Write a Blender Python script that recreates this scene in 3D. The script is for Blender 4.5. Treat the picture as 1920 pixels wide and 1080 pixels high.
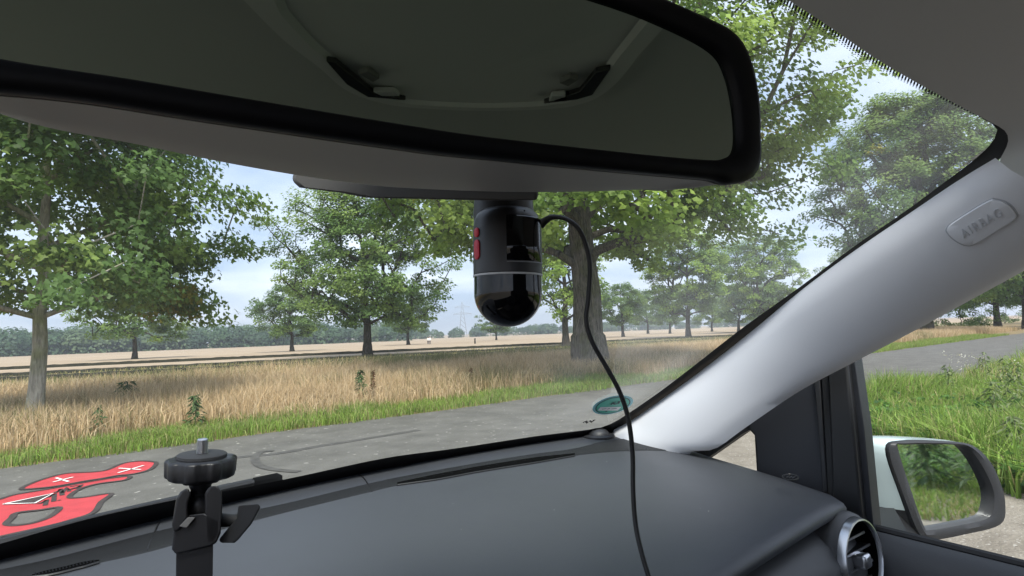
import bpy, bmesh, math, random
import numpy as np
from mathutils import Vector, Matrix
from mathutils.bvhtree import BVHTree
from mathutils.geometry import tessellate_polygon

for o in list(bpy.data.objects):
    bpy.data.objects.remove(o)
S = bpy.context.scene
COL = S.collection
rng = np.random.default_rng(7)
random.seed(7)

# ------------------------------------------------------------------ camera
F = 1144.0                      # focal length in photo pixels (1920 wide)
YAW, PIT, ROL = math.radians(40.9), math.atan(82 / F), math.radians(2.0)
CAMZ = 1.6
A = np.array
_f0 = A([math.sin(YAW), math.cos(YAW), 0]); _r0 = A([math.cos(YAW), -math.sin(YAW), 0]); _u0 = A([0, 0, 1.0])
CF = _f0 * math.cos(PIT) + _u0 * math.sin(PIT)
_u1 = _u0 * math.cos(PIT) - _f0 * math.sin(PIT)
CR = _r0 * math.cos(ROL) - _u1 * math.sin(ROL)
CU = _u1 * math.cos(ROL) + _r0 * math.sin(ROL)
CC = A([0, 0, CAMZ])
cam_d = bpy.data.cameras.new('camera'); cam = bpy.data.objects.new('camera', cam_d); COL.objects.link(cam)
cam_d.sensor_width = 36.0; cam_d.lens = F / 1920 * 36.0
cam_d.clip_start = 0.01; cam_d.clip_end = 5000
cam.matrix_world = Matrix(((CR[0], CU[0], -CF[0], 0), (CR[1], CU[1], -CF[1], 0), (CR[2], CU[2], -CF[2], CAMZ), (0, 0, 0, 1)))
S.camera = cam

# ------------------------------------------------------------------ light
SUN_EL, SUN_AZ = math.radians(52), math.radians(-150)      # azimuth from +Y (car forward) towards +X
sd = A([math.sin(SUN_AZ) * math.cos(SUN_EL), math.cos(SUN_AZ) * math.cos(SUN_EL), math.sin(SUN_EL)])
sun_d = bpy.data.lights.new('sun', 'SUN'); sun = bpy.data.objects.new('sun', sun_d); COL.objects.link(sun)
sun_d.energy = 1.5; sun_d.angle = math.radians(20); sun_d.color = (1.0, 0.96, 0.9)
sun.rotation_euler = Vector(-sd).to_track_quat('-Z', 'Y').to_euler()

W = bpy.data.worlds.new('World'); S.world = W; W.use_nodes = True
nt = W.node_tree; nt.nodes.clear()
def N(t, **k):
    n = nt.nodes.new(t)
    for a, b in k.items(): setattr(n, a, b)
    return n
out = N('ShaderNodeOutputWorld'); bg = N('ShaderNodeBackground'); bg.inputs['Strength'].default_value = 0.1
sky = N('ShaderNodeTexSky', sky_type='NISHITA'); sky.sun_disc = False; sky.sun_elevation = SUN_EL; sky.sun_rotation = SUN_AZ
tc = N('ShaderNodeTexCoord'); sep = N('ShaderNodeSeparateXYZ'); nt.links.new(tc.outputs['Generated'], sep.inputs[0])
ma = N('ShaderNodeMath', operation='MAXIMUM'); nt.links.new(sep.outputs['Z'], ma.inputs[0]); ma.inputs[1].default_value = 0.0
mb_ = N('ShaderNodeMath', operation='ADD'); nt.links.new(ma.outputs[0], mb_.inputs[0]); mb_.inputs[1].default_value = 0.16
dx = N('ShaderNodeMath', operation='DIVIDE'); nt.links.new(sep.outputs['X'], dx.inputs[0]); nt.links.new(mb_.outputs[0], dx.inputs[1])
dy = N('ShaderNodeMath', operation='DIVIDE'); nt.links.new(sep.outputs['Y'], dy.inputs[0]); nt.links.new(mb_.outputs[0], dy.inputs[1])
cb = N('ShaderNodeCombineXYZ'); nt.links.new(dx.outputs[0], cb.inputs[0]); nt.links.new(dy.outputs[0], cb.inputs[1])
no = N('ShaderNodeTexNoise'); no.inputs['Scale'].default_value = 0.85; no.inputs['Detail'].default_value = 5; no.inputs['Roughness'].default_value = 0.5
nt.links.new(cb.outputs[0], no.inputs['Vector'])
cr = N('ShaderNodeValToRGB'); nt.links.new(no.outputs['Fac'], cr.inputs['Fac'])
cr.color_ramp.elements[0].position = 0.38; cr.color_ramp.elements[0].color = (1.15, 1.5, 2.2, 1)
cr.color_ramp.elements[1].position = 0.60; cr.color_ramp.elements[1].color = (2.6, 2.76, 3.2, 1)
mx = N('ShaderNodeMixRGB'); mx.inputs['Fac'].default_value = 0.93
nt.links.new(sky.outputs[0], mx.inputs[1]); nt.links.new(cr.outputs[0], mx.inputs[2])
nt.links.new(mx.outputs[0], bg.inputs['Color']); nt.links.new(bg.outputs[0], out.inputs['Surface'])

S.view_settings.view_transform = 'Standard'; S.view_settings.look = 'None'
S.view_settings.gamma = 1.0; S.view_settings.exposure = 2.2; S.view_settings.use_curve_mapping = False
S.cycles.max_bounces = 10; S.cycles.transparent_max_bounces = 24; S.cycles.transmission_bounces = 6
S.cycles.use_denoising = True

# ------------------------------------------------------------------ unprojection (pixel of the 1920x1080 photo -> 3D)
def ray(x, y): return CF + ((x - 960) / F) * CR - ((y - 540) / F) * CU
def on_plane(x, y, p, n):
    d = ray(x, y); return CC + d * (np.dot(A(p, float) - CC, n) / np.dot(d, n))
def on_z(x, y, z): return on_plane(x, y, (0, 0, z), A([0, 0, 1.0]))
def on_x(x, y, v): return on_plane(x, y, (v, 0, 0), A([1.0, 0, 0]))
def on_d(x, y, d): return CC + ray(x, y) * d
def at_base(x, depth):
    """ground XY under photo column x at a depth along the view axis"""
    p = on_d(x, 620, depth); return p[0], p[1]

# ------------------------------------------------------------------ materials
def mat(name, col, rough=0.6, metal=0.0, spec=0.5, var=0.0, vscale=20.0, bump=0.0, bscale=200.0, coat=0.0, emit=None, stretch=None):
    m = bpy.data.materials.new(name); m.use_nodes = True
    t = m.node_tree; b = t.nodes['Principled BSDF']
    b.inputs['Base Color'].default_value = (*col, 1); b.inputs['Roughness'].default_value = rough
    b.inputs['Metallic'].default_value = metal; b.inputs['Specular IOR Level'].default_value = spec
    b.inputs['Coat Weight'].default_value = coat
    co = t.nodes.new('ShaderNodeTexCoord'); vec = co.outputs['Object']
    if stretch:
        mp = t.nodes.new('ShaderNodeMapping'); mp.inputs['Scale'].default_value = stretch
        t.links.new(vec, mp.inputs[0]); vec = mp.outputs[0]
    if var:
        n = t.nodes.new('ShaderNodeTexNoise'); n.inputs['Scale'].default_value = vscale; n.inputs['Detail'].default_value = 6
        t.links.new(vec, n.inputs['Vector'])
        r = t.nodes.new('ShaderNodeValToRGB'); t.links.new(n.outputs['Fac'], r.inputs['Fac'])
        r.color_ramp.elements[0].position = 0.3; r.color_ramp.elements[1].position = 0.7
        r.color_ramp.elements[0].color = (*[c * (1 - var) for c in col], 1)
        r.color_ramp.elements[1].color = (*[min(1, c * (1 + var)) for c in col], 1)
        t.links.new(r.outputs['Color'], b.inputs['Base Color'])
    if bump:
        n = t.nodes.new('ShaderNodeTexNoise'); n.inputs['Scale'].default_value = bscale; n.inputs['Detail'].default_value = 4
        t.links.new(vec, n.inputs['Vector'])
        bm = t.nodes.new('ShaderNodeBump'); bm.inputs['Strength'].default_value = bump; bm.inputs['Distance'].default_value = 0.002
        t.links.new(n.outputs['Fac'], bm.inputs['Height']); t.links.new(bm.outputs[0], b.inputs['Normal'])
    return m

def leaf_mat(name, trans=0.4, rough=0.55, spec=0.3):
    m = bpy.data.materials.new(name); m.use_nodes = True
    t = m.node_tree; b = t.nodes['Principled BSDF']; o = t.nodes['Material Output']
    a = t.nodes.new('ShaderNodeAttribute'); a.attribute_name = 'tint'
    t.links.new(a.outputs['Color'], b.inputs['Base Color']); b.inputs['Roughness'].default_value = rough
    b.inputs['Specular IOR Level'].default_value = spec
    if trans:
        tr = t.nodes.new('ShaderNodeBsdfTranslucent'); mxs = t.nodes.new('ShaderNodeMixShader'); mxs.inputs[0].default_value = trans
        g = t.nodes.new('ShaderNodeGamma'); g.inputs[1].default_value = 0.85
        t.links.new(a.outputs['Color'], g.inputs[0]); t.links.new(g.outputs[0], tr.inputs['Color'])
        t.links.new(b.outputs[0], mxs.inputs[1]); t.links.new(tr.outputs[0], mxs.inputs[2]); t.links.new(mxs.outputs[0], o.inputs['Surface'])
    return m

def ground_mat(name, cols, scale, fine=None, rough=0.9, bump=0.4, stretch=(1, 1, 1)):
    m = bpy.data.materials.new(name); m.use_nodes = True
    t = m.node_tree; b = t.nodes['Principled BSDF']; b.inputs['Roughness'].default_value = rough; b.inputs['Specular IOR Level'].default_value = 0.2
    g = t.nodes.new('ShaderNodeNewGeometry'); mp = t.nodes.new('ShaderNodeMapping'); mp.inputs['Scale'].default_value = stretch
    t.links.new(g.outputs['Position'], mp.inputs[0])
    n = t.nodes.new('ShaderNodeTexNoise'); n.inputs['Scale'].default_value = scale; n.inputs['Detail'].default_value = 8; n.inputs['Roughness'].default_value = 0.65
    t.links.new(mp.outputs[0], n.inputs['Vector'])
    r = t.nodes.new('ShaderNodeValToRGB'); t.links.new(n.outputs['Fac'], r.inputs['Fac'])
    e = r.color_ramp.elements
    e[0].position = 0.3; e[0].color = (*cols[0], 1); e[1].position = 0.7; e[1].color = (*cols[-1], 1)
    if len(cols) == 3:
        k = e.new(0.5); k.color = (*cols[1], 1)
    last = r.outputs['Color']
    if fine:
        fs, fcol, thr = fine
        v = t.nodes.new('ShaderNodeTexNoise'); v.inputs['Scale'].default_value = fs; v.inputs['Detail'].default_value = 3
        t.links.new(g.outputs['Position'], v.inputs['Vector'])
        rr = t.nodes.new('ShaderNodeValToRGB'); rr.color_ramp.elements[0].position = thr; rr.color_ramp.elements[1].position = thr + 0.06
        t.links.new(v.outputs['Fac'], rr.inputs['Fac'])
        mi = t.nodes.new('ShaderNodeMixRGB'); t.links.new(rr.outputs['Color'], mi.inputs['Fac'])
        t.links.new(last, mi.inputs[1]); mi.inputs[2].default_value = (*fcol, 1); last = mi.outputs[0]
    t.links.new(last, b.inputs['Base Color'])
    if bump:
        v = t.nodes.new('ShaderNodeTexNoise'); v.inputs['Scale'].default_value = 40; v.inputs['Detail'].default_value = 6
        t.links.new(g.outputs['Position'], v.inputs['Vector'])
        bm = t.nodes.new('ShaderNodeBump'); bm.inputs['Strength'].default_value = bump; bm.inputs['Distance'].default_value = 0.02
        t.links.new(v.outputs['Fac'], bm.inputs['Height']); t.links.new(bm.outputs[0], b.inputs['Normal'])
    return m

def glass_mat(name, tint=(0.93, 0.96, 0.94), dust=0.025, refl=1.0, edge=0.0):
    m = bpy.data.materials.new(name); m.use_nodes = True
    t = m.node_tree; t.nodes.remove(t.nodes['Principled BSDF']); o = t.nodes['Material Output']
    tr = t.nodes.new('ShaderNodeBsdfTransparent'); tr.inputs[0].default_value = (*tint, 1)
    gl = t.nodes.new('ShaderNodeBsdfGlossy'); gl.inputs['Roughness'].default_value = 0.02
    fr = t.nodes.new('ShaderNodeLayerWeight'); fr.inputs[0].default_value = 0.5
    pw = t.nodes.new('ShaderNodeMath'); pw.operation = 'POWER'; pw.inputs[1].default_value = 5.0; t.links.new(fr.outputs['Facing'], pw.inputs[0])
    ml = t.nodes.new('ShaderNodeMath'); ml.operation = 'MULTIPLY_ADD'; ml.inputs[1].default_value = 0.55 * refl; ml.inputs[2].default_value = 0.04 * refl; t.links.new(pw.outputs[0], ml.inputs[0])
    m1 = t.nodes.new('ShaderNodeMixShader'); t.links.new(ml.outputs[0], m1.inputs[0]); t.links.new(tr.outputs[0], m1.inputs[1]); t.links.new(gl.outputs[0], m1.inputs[2])
    last = m1.outputs[0]
    if dust:
        df = t.nodes.new('ShaderNodeBsdfTranslucent'); df.inputs[0].default_value = (0.85, 0.85, 0.82, 1)
        co = t.nodes.new('ShaderNodeTexCoord'); n = t.nodes.new('ShaderNodeTexNoise'); n.inputs['Scale'].default_value = 9; n.inputs['Detail'].default_value = 8
        t.links.new(co.outputs['Object'], n.inputs['Vector'])
        mr = t.nodes.new('ShaderNodeMapRange'); mr.inputs[1].default_value = 0.35; mr.inputs[2].default_value = 0.75
        mr.inputs[3].default_value = 0.4; mr.inputs[4].default_value = 1.6; t.links.new(n.outputs['Fac'], mr.inputs[0])
        sx = t.nodes.new('ShaderNodeSeparateXYZ'); t.links.new(co.outputs['Object'], sx.inputs[0]); me_ = t.nodes.new('ShaderNodeMapRange'); me_.interpolation_type = 'SMOOTHSTEP'
        t.links.new(sx.outputs['X'], me_.inputs[0]); me_.inputs[1].default_value = 0.22; me_.inputs[2].default_value = 0.66; me_.inputs[3].default_value = dust; me_.inputs[4].default_value = dust + edge
        mu = t.nodes.new('ShaderNodeMath'); mu.operation = 'MULTIPLY'; t.links.new(mr.outputs[0], mu.inputs[0]); t.links.new(me_.outputs[0], mu.inputs[1]); mr = mu
        m2 = t.nodes.new('ShaderNodeMixShader'); t.links.new(mr.outputs[0], m2.inputs[0]); t.links.new(last, m2.inputs[1]); t.links.new(df.outputs[0], m2.inputs[2]); last = m2.outputs[0]
    t.links.new(last, o.inputs['Surface'])
    return m

def gloss_mat(name, col, rough=0.02):
    m = bpy.data.materials.new(name); m.use_nodes = True
    t = m.node_tree; t.nodes.remove(t.nodes['Principled BSDF'])
    g = t.nodes.new('ShaderNodeBsdfGlossy'); g.inputs[0].default_value = (*col, 1); g.inputs['Roughness'].default_value = rough
    t.links.new(g.outputs[0], t.nodes['Material Output'].inputs['Surface'])
    return m

# ------------------------------------------------------------------ object helpers
def tag(o, label=None, cat=None, group=None, kind=None):
    for k, v in (('label', label), ('category', cat), ('group', group), ('kind', kind)):
        if v: o[k] = v
    return o
def empty(name, loc, label, cat, group=None):
    o = bpy.data.objects.new(name, None); o.empty_display_size = 0.1; o.location = loc; COL.objects.link(o)
    return tag(o, label, cat, group)
def root_loc(p):
    v = Vector((0, 0, 0))
    while p is not None:
        v = v + p.location; p = p.parent
    return v
def link(name, me, parent=None, loc=(0, 0, 0)):
    o = bpy.data.objects.new(name, me); o.location = loc; COL.objects.link(o)
    if parent is not None: o.parent = parent
    return o
def mesh_np(name, V, Fc, m, col=None, smooth=False):
    V = np.asarray(V, np.float32); Fc = np.asarray(Fc, np.int32); nf, k = Fc.shape
    me = bpy.data.meshes.new(name)
    me.vertices.add(len(V)); me.vertices.foreach_set('co', V.ravel())
    me.loops.add(nf * k); me.loops.foreach_set('vertex_index', Fc.ravel())
    me.polygons.add(nf); me.polygons.foreach_set('loop_start', np.arange(0, nf * k, k, dtype=np.int32))
    me.polygons.foreach_set('loop_total', np.full(nf, k, np.int32))
    if smooth: me.polygons.foreach_set('use_smooth', np.ones(nf, bool))
    if col is not None:
        a = me.attributes.new('tint', 'FLOAT_COLOR', 'FACE')
        c = np.ones((nf, 4), np.float32); c[:, :3] = col; a.data.foreach_set('color', c.ravel())
    me.materials.append(m); me.update(calc_edges=True)
    return me

class MB:
    """collects shapes in world coordinates, then links them as ONE mesh object"""
    def __init__(s): s.v = []; s.f = []; s.mi = []; s.cur = 0
    def add(s, vs, fs):
        b = len(s.v); s.v += [tuple(map(float, p)) for p in vs]; s.f += [tuple(b + i for i in q) for q in fs]; s.mi += [s.cur] * len(fs); return s
    def grid(s, rows, closed=False):
        n = len(rows[0]); vs = [p for r in rows for p in r]; fs = []
        for i in range(len(rows) - 1):
            for j in range(n if closed else n - 1):
                k = (j + 1) % n
                fs.append((i * n + j, i * n + k, (i + 1) * n + k, (i + 1) * n + j))
        return s.add(vs, fs)
    def poly(s, pts, holes=()):
        loops = [[Vector(map(float, p)) for p in pts]] + [[Vector(map(float, p)) for p in h] for h in holes]
        fs = tessellate_polygon(loops); vs = [p for l in loops for p in l]
        return s.add(vs, [tuple(q) for q in fs])
    def box(s, c, half, ax=None):
        c = A(c, float); ax = np.eye(3) if ax is None else A(ax, float)
        vs = []
        for i in (-1, 1):
            for j in (-1, 1):
                for k in (-1, 1): vs.append(c + ax[0] * half[0] * i + ax[1] * half[1] * j + ax[2] * half[2] * k)
        return s.add(vs, [(0, 1, 3, 2), (4, 6, 7, 5), (0, 4, 5, 1), (2, 3, 7, 6), (0, 2, 6, 4), (1, 5, 7, 3)])
    def tube(s, pts, rad, n=8, cap=True):
        pts = [A(p, float) for p in pts]; m = len(pts); rad = [rad] * m if np.isscalar(rad) else rad
        rows = []; ref = None
        for i in range(m):
            t = pts[min(i + 1, m - 1)] - pts[max(i - 1, 0)]; t = t / (np.linalg.norm(t) + 1e-12)
            if ref is None: ref = A([0, 0, 1.0]) if abs(t[2]) < 0.9 else A([1.0, 0, 0])
            a = np.cross(t, ref); a /= np.linalg.norm(a) + 1e-12; b = np.cross(a, t); ref = b
            rows.append([pts[i] + rad[i] * (math.cos(2 * math.pi * k / n) * a + math.sin(2 * math.pi * k / n) * b) for k in range(n)])
        s.grid(rows, closed=True)
        if cap:
            s.add(rows[0], [tuple(range(n))]); s.add(rows[-1], [tuple(range(n - 1, -1, -1))])
        return s
    def lathe(s, c, prof, n=32, ax=(0, 0, 1), ref=(1, 0, 0), wob=None):
        """prof: (radius, height along ax)"""
        c = A(c, float); ax = A(ax, float); ax /= np.linalg.norm(ax); a = A(ref, float); a = a - ax * np.dot(a, ax); a /= np.linalg.norm(a); b = np.cross(ax, a)
        rows = []
        for r, h in prof:
            row = []
            for k in range(n):
                th = 2 * math.pi * k / n; rr = r * (wob(th) if wob else 1)
                row.append(c + ax * h + rr * (math.cos(th) * a + math.sin(th) * b))
            rows.append(row)
        return s.grid(rows, closed=True)
    def prism(s, pts, off):
        """closed polygon pts extruded by vector off, both caps"""
        pts = [A(p, float) for p in pts]; q = [p + A(off) for p in pts]; n = len(pts)
        s.poly(pts); s.poly(q)
        for i in range(n):
            j = (i + 1) % n; s.add([pts[i], pts[j], q[j], q[i]], [(0, 1, 2, 3)])
        return s
    def build(s, name, m, parent=None, smooth=True, label=None, angle=40, bevel=0, sub=0, kind=None, weld=True):
        base = root_loc(parent)
        me = bpy.data.meshes.new(name)
        me.from_pydata([(x - base.x, y - base.y, z - base.z) for x, y, z in s.v], [], s.f)
        for k in (m if isinstance(m, (list, tuple)) else [m]): me.materials.append(k)
        for p, i in zip(me.polygons, s.mi): p.material_index = i
        bm = bmesh.new(); bm.from_mesh(me)
        if weld: bmesh.ops.remove_doubles(bm, verts=bm.verts, dist=1e-6)
        bmesh.ops.recalc_face_normals(bm, faces=bm.faces)
        if smooth:
            for f in bm.faces: f.smooth = True
            ca = math.radians(angle)
            for e in bm.edges:
                if len(e.link_faces) == 2 and e.calc_face_angle(0) > ca: e.smooth = False
        bm.to_mesh(me); bm.free()
        o = link(name, me, parent)
        if label: o['label'] = label
        if kind: o['kind'] = kind
        if bevel:
            b = o.modifiers.new('bevel', 'BEVEL'); b.width = bevel; b.segments = 3; b.limit_method = 'ANGLE'; b.angle_limit = math.radians(50)
        if sub:
            b = o.modifiers.new('subdivision', 'SUBSURF'); b.levels = sub; b.render_levels = sub
        return o
    def bvh(s): return BVHTree.FromPolygons([Vector(v) for v in s.v], s.f)

def hit(bvh, x, y):
    d = Vector(ray(x, y)).normalized(); p = bvh.ray_cast(Vector(CC), d)
    if p[0] is None: return None, None
    n = p[1]
    if n.dot(d) > 0: n = -n
    return A(p[0]), A(n)
def crom(P, k=8, closed=False):
    P = [A(p, float) for p in P]; n = len(P); outp = []
    for i in range(n if closed else n - 1):
        g = (lambda j: P[j % n]) if closed else (lambda j: P[min(max(j, 0), n - 1)])
        p0, p1, p2, p3 = g(i - 1), g(i), g(i + 1), g(i + 2)
        for q in range(k):
            t = q / k
            outp.append(0.5 * (2 * p1 + (p2 - p0) * t + (2 * p0 - 5 * p1 + 4 * p2 - p3) * t * t + (3 * p1 - p0 - 3 * p2 + p3) * t ** 3))
    if not closed: outp.append(P[-1])
    return outp
def resample(P, n):
    P = [A(p, float) for p in P]; d = [0]
    for i in range(1, len(P)): d.append(d[-1] + np.linalg.norm(P[i] - P[i - 1]))
    d = A(d); Q = A(P); t = np.linspace(0, d[-1], n)
    return [A([np.interp(x, d, Q[:, k]) for k in range(Q.shape[1])]) for x in t]

# ================================================================== GROUND
def ground_z(x, y):
    """gently falling field beyond the far tree row"""
    return -0.0045 * np.maximum(0, y - 48) * np.clip((y - 48) / 60, 0, 1) * (y < 400) + (-0.0045 * 352) * (y >= 400)
M_field = ground_mat('stubble_field', ((0.25, 0.19, 0.125), (0.335, 0.258, 0.18), (0.40, 0.32, 0.23)), 0.05, fine=(1.2, (0.32, 0.24, 0.15), 0.62), stretch=(0.4, 3, 1))
gx = np.concatenate([np.linspace(-1500, -80, 14), np.linspace(-60, 160, 45), np.linspace(200, 2200, 14)])
gy = np.concatenate([[-1200, -300, -100], np.linspace(-40, 240, 71), np.linspace(260, 3000, 16)])
GX, GY = np.meshgrid(gx, gy); GZ = ground_z(GX, GY)
gv = np.stack([GX.ravel(), GY.ravel(), GZ.ravel()], 1); nx_ = len(gx)
ii, jj = np.meshgrid(np.arange(len(gy) - 1), np.arange(nx_ - 1), indexing='ij'); i0 = (ii * nx_ + jj).ravel()
gf = np.stack([i0, i0 + 1, i0 + nx_ + 1, i0 + nx_], 1)
tag(link('ground', mesh_np('ground', gv, gf, M_field, smooth=True)), 'beige stubble field stretching flat to the distant trees', kind='structure')

def sheet(name, x0, x1, y0, y1, z, m, nx=80, jit=0.0, kind='structure', ny=4, seed=1, label=None):
    r = np.random.default_rng(seed); xs = np.linspace(x0, x1, nx)
    a = np.cumsum(r.normal(0, 1, nx)); a -= np.linspace(a[0], a[-1], nx); b = np.cumsum(r.normal(0, 1, nx)); b -= np.linspace(b[0], b[-1], nx)
    w = np.convolve(r.normal(0, 1, nx), np.ones(3) / 3, 'same')
    rows = [[(x, (y0 + jit * w[i]) * (1 - k / ny) + (y1 + jit * w[(i + 7) % nx]) * k / ny, z) for i, x in enumerate(xs)] for k in range(ny + 1)]
    o = MB().grid(rows).build(name, m, smooth=False); tag(o, label, kind=kind); return o
M_road = ground_mat('asphalt', ((0.092, 0.089, 0.082), (0.125, 0.121, 0.111), (0.158, 0.153, 0.141)), 1.4, fine=(9, (0.34, 0.33, 0.30), 0.66), rough=0.85, bump=0.5)
M_soil = ground_mat('verge_soil', ((0.13, 0.10, 0.055), (0.22, 0.17, 0.09), (0.30, 0.22, 0.12)), 1.2)
M_green = ground_mat('grass_soil', ((0.05, 0.075, 0.02), (0.08, 0.12, 0.03), (0.12, 0.15, 0.05)), 2.0)
M_gravel = ground_mat('gravel', ((0.15, 0.13, 0.105), (0.23, 0.205, 0.168), (0.29, 0.262, 0.22)), 2.2, fine=(30, (0.36, 0.34, 0.30), 0.62), bump=0.9)
sheet('road', -120, 400, 4.95, 10.85, 0.008, M_road, nx=700, jit=0.06, label='grey asphalt lane passing in front of the car')
sheet('verge', -120, 400, 10.4, 29.0, 0.004, M_soil, nx=200, jit=0.3, label='dry soil under the roadside grass')
sheet('meadow_strip', -160, 420, 28.4, 46, 0.006, ground_mat('meadow', ((0.16, 0.15, 0.07), (0.27, 0.23, 0.13), (0.36, 0.30, 0.18)), 0.35, stretch=(0.25, 2.0, 1)), nx=200, jit=0.4)
sheet('gravel_shoulder', -60, 400, -40, 5.1, 0.004, M_gravel, nx=200, jit=0.08, label='pale gravel shoulder beside the car')

# ------------------------------------------------------------------ grass (stuff)
GRASS = leaf_mat('grass_blade', trans=0.35, rough=0.6, spec=0.25)
def blades(name, P, hgt, wid, lean, cols, label, bend=0.5, curl=None):
    """P (n,3) roots; each blade a bent strip of three triangles"""
    n = len(P); r = rng
    th = r.uniform(0, 2 * math.pi, n); face = r.uniform(0, 2 * math.pi, n)
    d = np.stack([np.cos(th), np.sin(th), np.zeros(n)], 1); s = np.stack([np.cos(face), np.sin(face), np.zeros(n)], 1)
    L = (lean * np.abs(r.normal(0, 1, n)))[:, None]; h = hgt[:, None]; w = wid[:, None]
    mid = P + d * L * h * 0.35 * bend + np.array([0, 0, 0.55]) * h
    tip = P + d * L * h + np.array([0, 0, 1.0]) * h * (1 - 0.25 * np.clip(L, 0, 1.5))
    V = np.stack([P - s * w, P + s * w, mid - s * w * 0.8, mid + s * w * 0.8, tip], 1).reshape(-1, 3)
    b = (np.arange(n) * 5)[:, None, None]; T = np.array([[0, 1, 3], [0, 3, 2], [2, 3, 4]])[None]
    Fc = (b + T).reshape(-1, 3)
    o = link(name, mesh_np(name, V, Fc, GRASS, np.repeat(cols, 3, 0)))
    return tag(o, label, kind='stuff')
def pick(cols, n, jit=0.15, p=None):
    c = np.array(cols); i = rng.choice(len(c), n, p=p); return np.clip(c[i] * (1 + rng.normal(0, jit, (n, 1))), 0.005, 1)
def in_view(P, margin=0.12):
    v = P - CC; z = v @ CF; x = (v @ CR) / np.maximum(z, 1e-3); return (z > 0.5) & (np.abs(x) < 0.84 + margin)
def scatter(n, x0, x1, y0, y1):
    P = np.stack([rng.uniform(x0, x1, n), rng.uniform(y0, y1, n), np.zeros(n)], 1); return P
def patchy(P, sc=0.5, seed=0):
    r = np.random.default_rng(seed); v = np.zeros(len(P))
    for k in range(5):
        a = r.uniform(0, 6.28); f = sc * 1.7 ** k; v += np.sin(P[:, 0] * f * math.cos(a) + P[:, 1] * f * math.sin(a) + r.uniform(0, 6)) / 1.4 ** k
    return v / 2.2
GREENS = [(0.165, 0.27, 0.04), (0.20, 0.315, 0.05), (0.125, 0.21, 0.034), (0.25, 0.35, 0.08), (0.28, 0.33, 0.10)]
GOLD = [(0.55, 0.41, 0.245), (0.60, 0.46, 0.285), (0.50, 0.36, 0.20), (0.63, 0.50, 0.33), (0.45, 0.33, 0.18)]
# green strip at the far road edge
P = scatter(240000, -14, 60, 10.55, 13.9); P = P[in_view(P)]
edge = 10.75 + 0.12 * patchy(P, 2.2, 3); top = 12.2 + 0.45 * patchy(P, 0.7, 4) + 0.05 * np.clip(P[:, 0], 0, 24)
dens = np.exp(-np.clip(P[:, 0], 0, 60) / 60)
P = P[(P[:, 1] > edge) & (P[:, 1] < top + rng.normal(0, .25, len(P))) & (rng.random(len(P)) < dens)]
n = len(P); hh = 0.10 + 0.17 * rng.random(n) + 0.12 * np.clip(patchy(P, 1.1, 9), -0.6, 1) * np.clip((P[:, 1] - 10.7) * 1.5, 0, 1)
blades('green_grass', P, np.clip(hh, 0.04, 0.5), 0.0035 + 0.004 * rng.random(n), 0.8, pick(GREENS + [(0.30, 0.27, 0.12)], n, 0.2), 'fresh green grass along the far edge of the lane')
# golden dry grass
Ps = []
for y0, y1, k in ((11.5, 15, 200000), (15, 20, 170000), (20, 29, 150000)):
    q = scatter(k, -30, 75, y0, y1); q = q[in_view(q)]; Ps.append(q)
P = np.concatenate(Ps); s0 = 12.0 + 0.45 * patchy(P, 0.7, 4) + 0.05 * np.clip(P[:, 0], 0, 24)
P = P[(P[:, 1] > s0 + rng.normal(0, .25, len(P)))]
n = len(P); hh = (0.28 + 0.42 * rng.random(n)) * (1 + 0.3 * patchy(P, 0.6, 21)) * np.clip(0.55 + (P[:, 1] - 11.5) * 0.35, 0.5, 1.0)
c = pick(GOLD, n, 0.18); gr = (patchy(P, 0.35, 30) + rng.normal(0, .35, n) + np.clip((P[:, 1] - 22) / 4, 0, 1.2) * 0.9) > 0.85
c[gr] = pick([(0.20, 0.20, 0.075), (0.15, 0.17, 0.06), (0.27, 0.24, 0.1)], gr.sum())
blades('dry_grass', P, hh, 0.0025 + 0.0032 * rng.random(n) + 0.00025 * P[:, 1], 0.55, c, 'tall golden dry grass between the lane and the field')
# low mixed growth in front of the field
P = scatter(60000, -60, 120, 28.5, 45); P = P[in_view(P)]; P = P[(patchy(P * A([0.2, 1, 1]), 0.9, 12) > -0.1)]
n = len(P); blades('meadow_growth', P, 0.10 + 0.22 * rng.random(n), 0.014 + 0.012 * rng.random(n), 0.5,
                   pick([(0.14, 0.155, 0.055), (0.22, 0.2, 0.085), (0.35, 0.28, 0.14), (0.1, 0.12, 0.04)], n), 'low olive growth and ditch edge before the stubble')
# meadow to the right of the car
def meadow_ok(P):
    x, y = P[:, 0], P[:, 1]
    e = np.interp(x, [5.4, 5.8, 6.8, 8, 9.2, 12, 20, 60], [-30, -2, 1.2, 2.3, 3.7, 4.45, 4.7, 4.95]) + 0.15 * patchy(P, 1.6, 8)
    return ((y < e) & (x > 5.3)) | ((x > 0.3) & (y < -6.6 + 0.5 * patchy(P, 1.3, 77)))
P = np.concatenate([scatter(130000, 5, 16, -6, 5), scatter(60000, 16, 45, -12, 5), scatter(60000, 0.3, 9, -16, -6)]); P = P[meadow_ok(P)]
n = len(P); tall = np.clip(patchy(P, 0.55, 17) + 0.25, -0.5, 1); hh = (0.12 + 0.26 * rng.random(n)) * (1 + 0.9 * np.clip(tall, 0, 1)) * np.clip(0.5 + (P[:, 0] - 5.6) * 0.25, 0.4, 1.1)
c = pick(GREENS + [(0.16, 0.27, 0.04), (0.19, 0.30, 0.05)], n, 0.2); dry = rng.random(n) < 0.10 + 0.3 * np.clip(patchy(P, .4, 44), 0, 1)
c[dry] = pick([(0.36, 0.31, 0.13), (0.28, 0.28, 0.1), (0.45, 0.37, 0.2)], dry.sum())
blades('meadow_grass', P, hh, 0.005 + 0.006 * rng.random(n), 0.8, c, 'rank green meadow grass right of the car')
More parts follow.
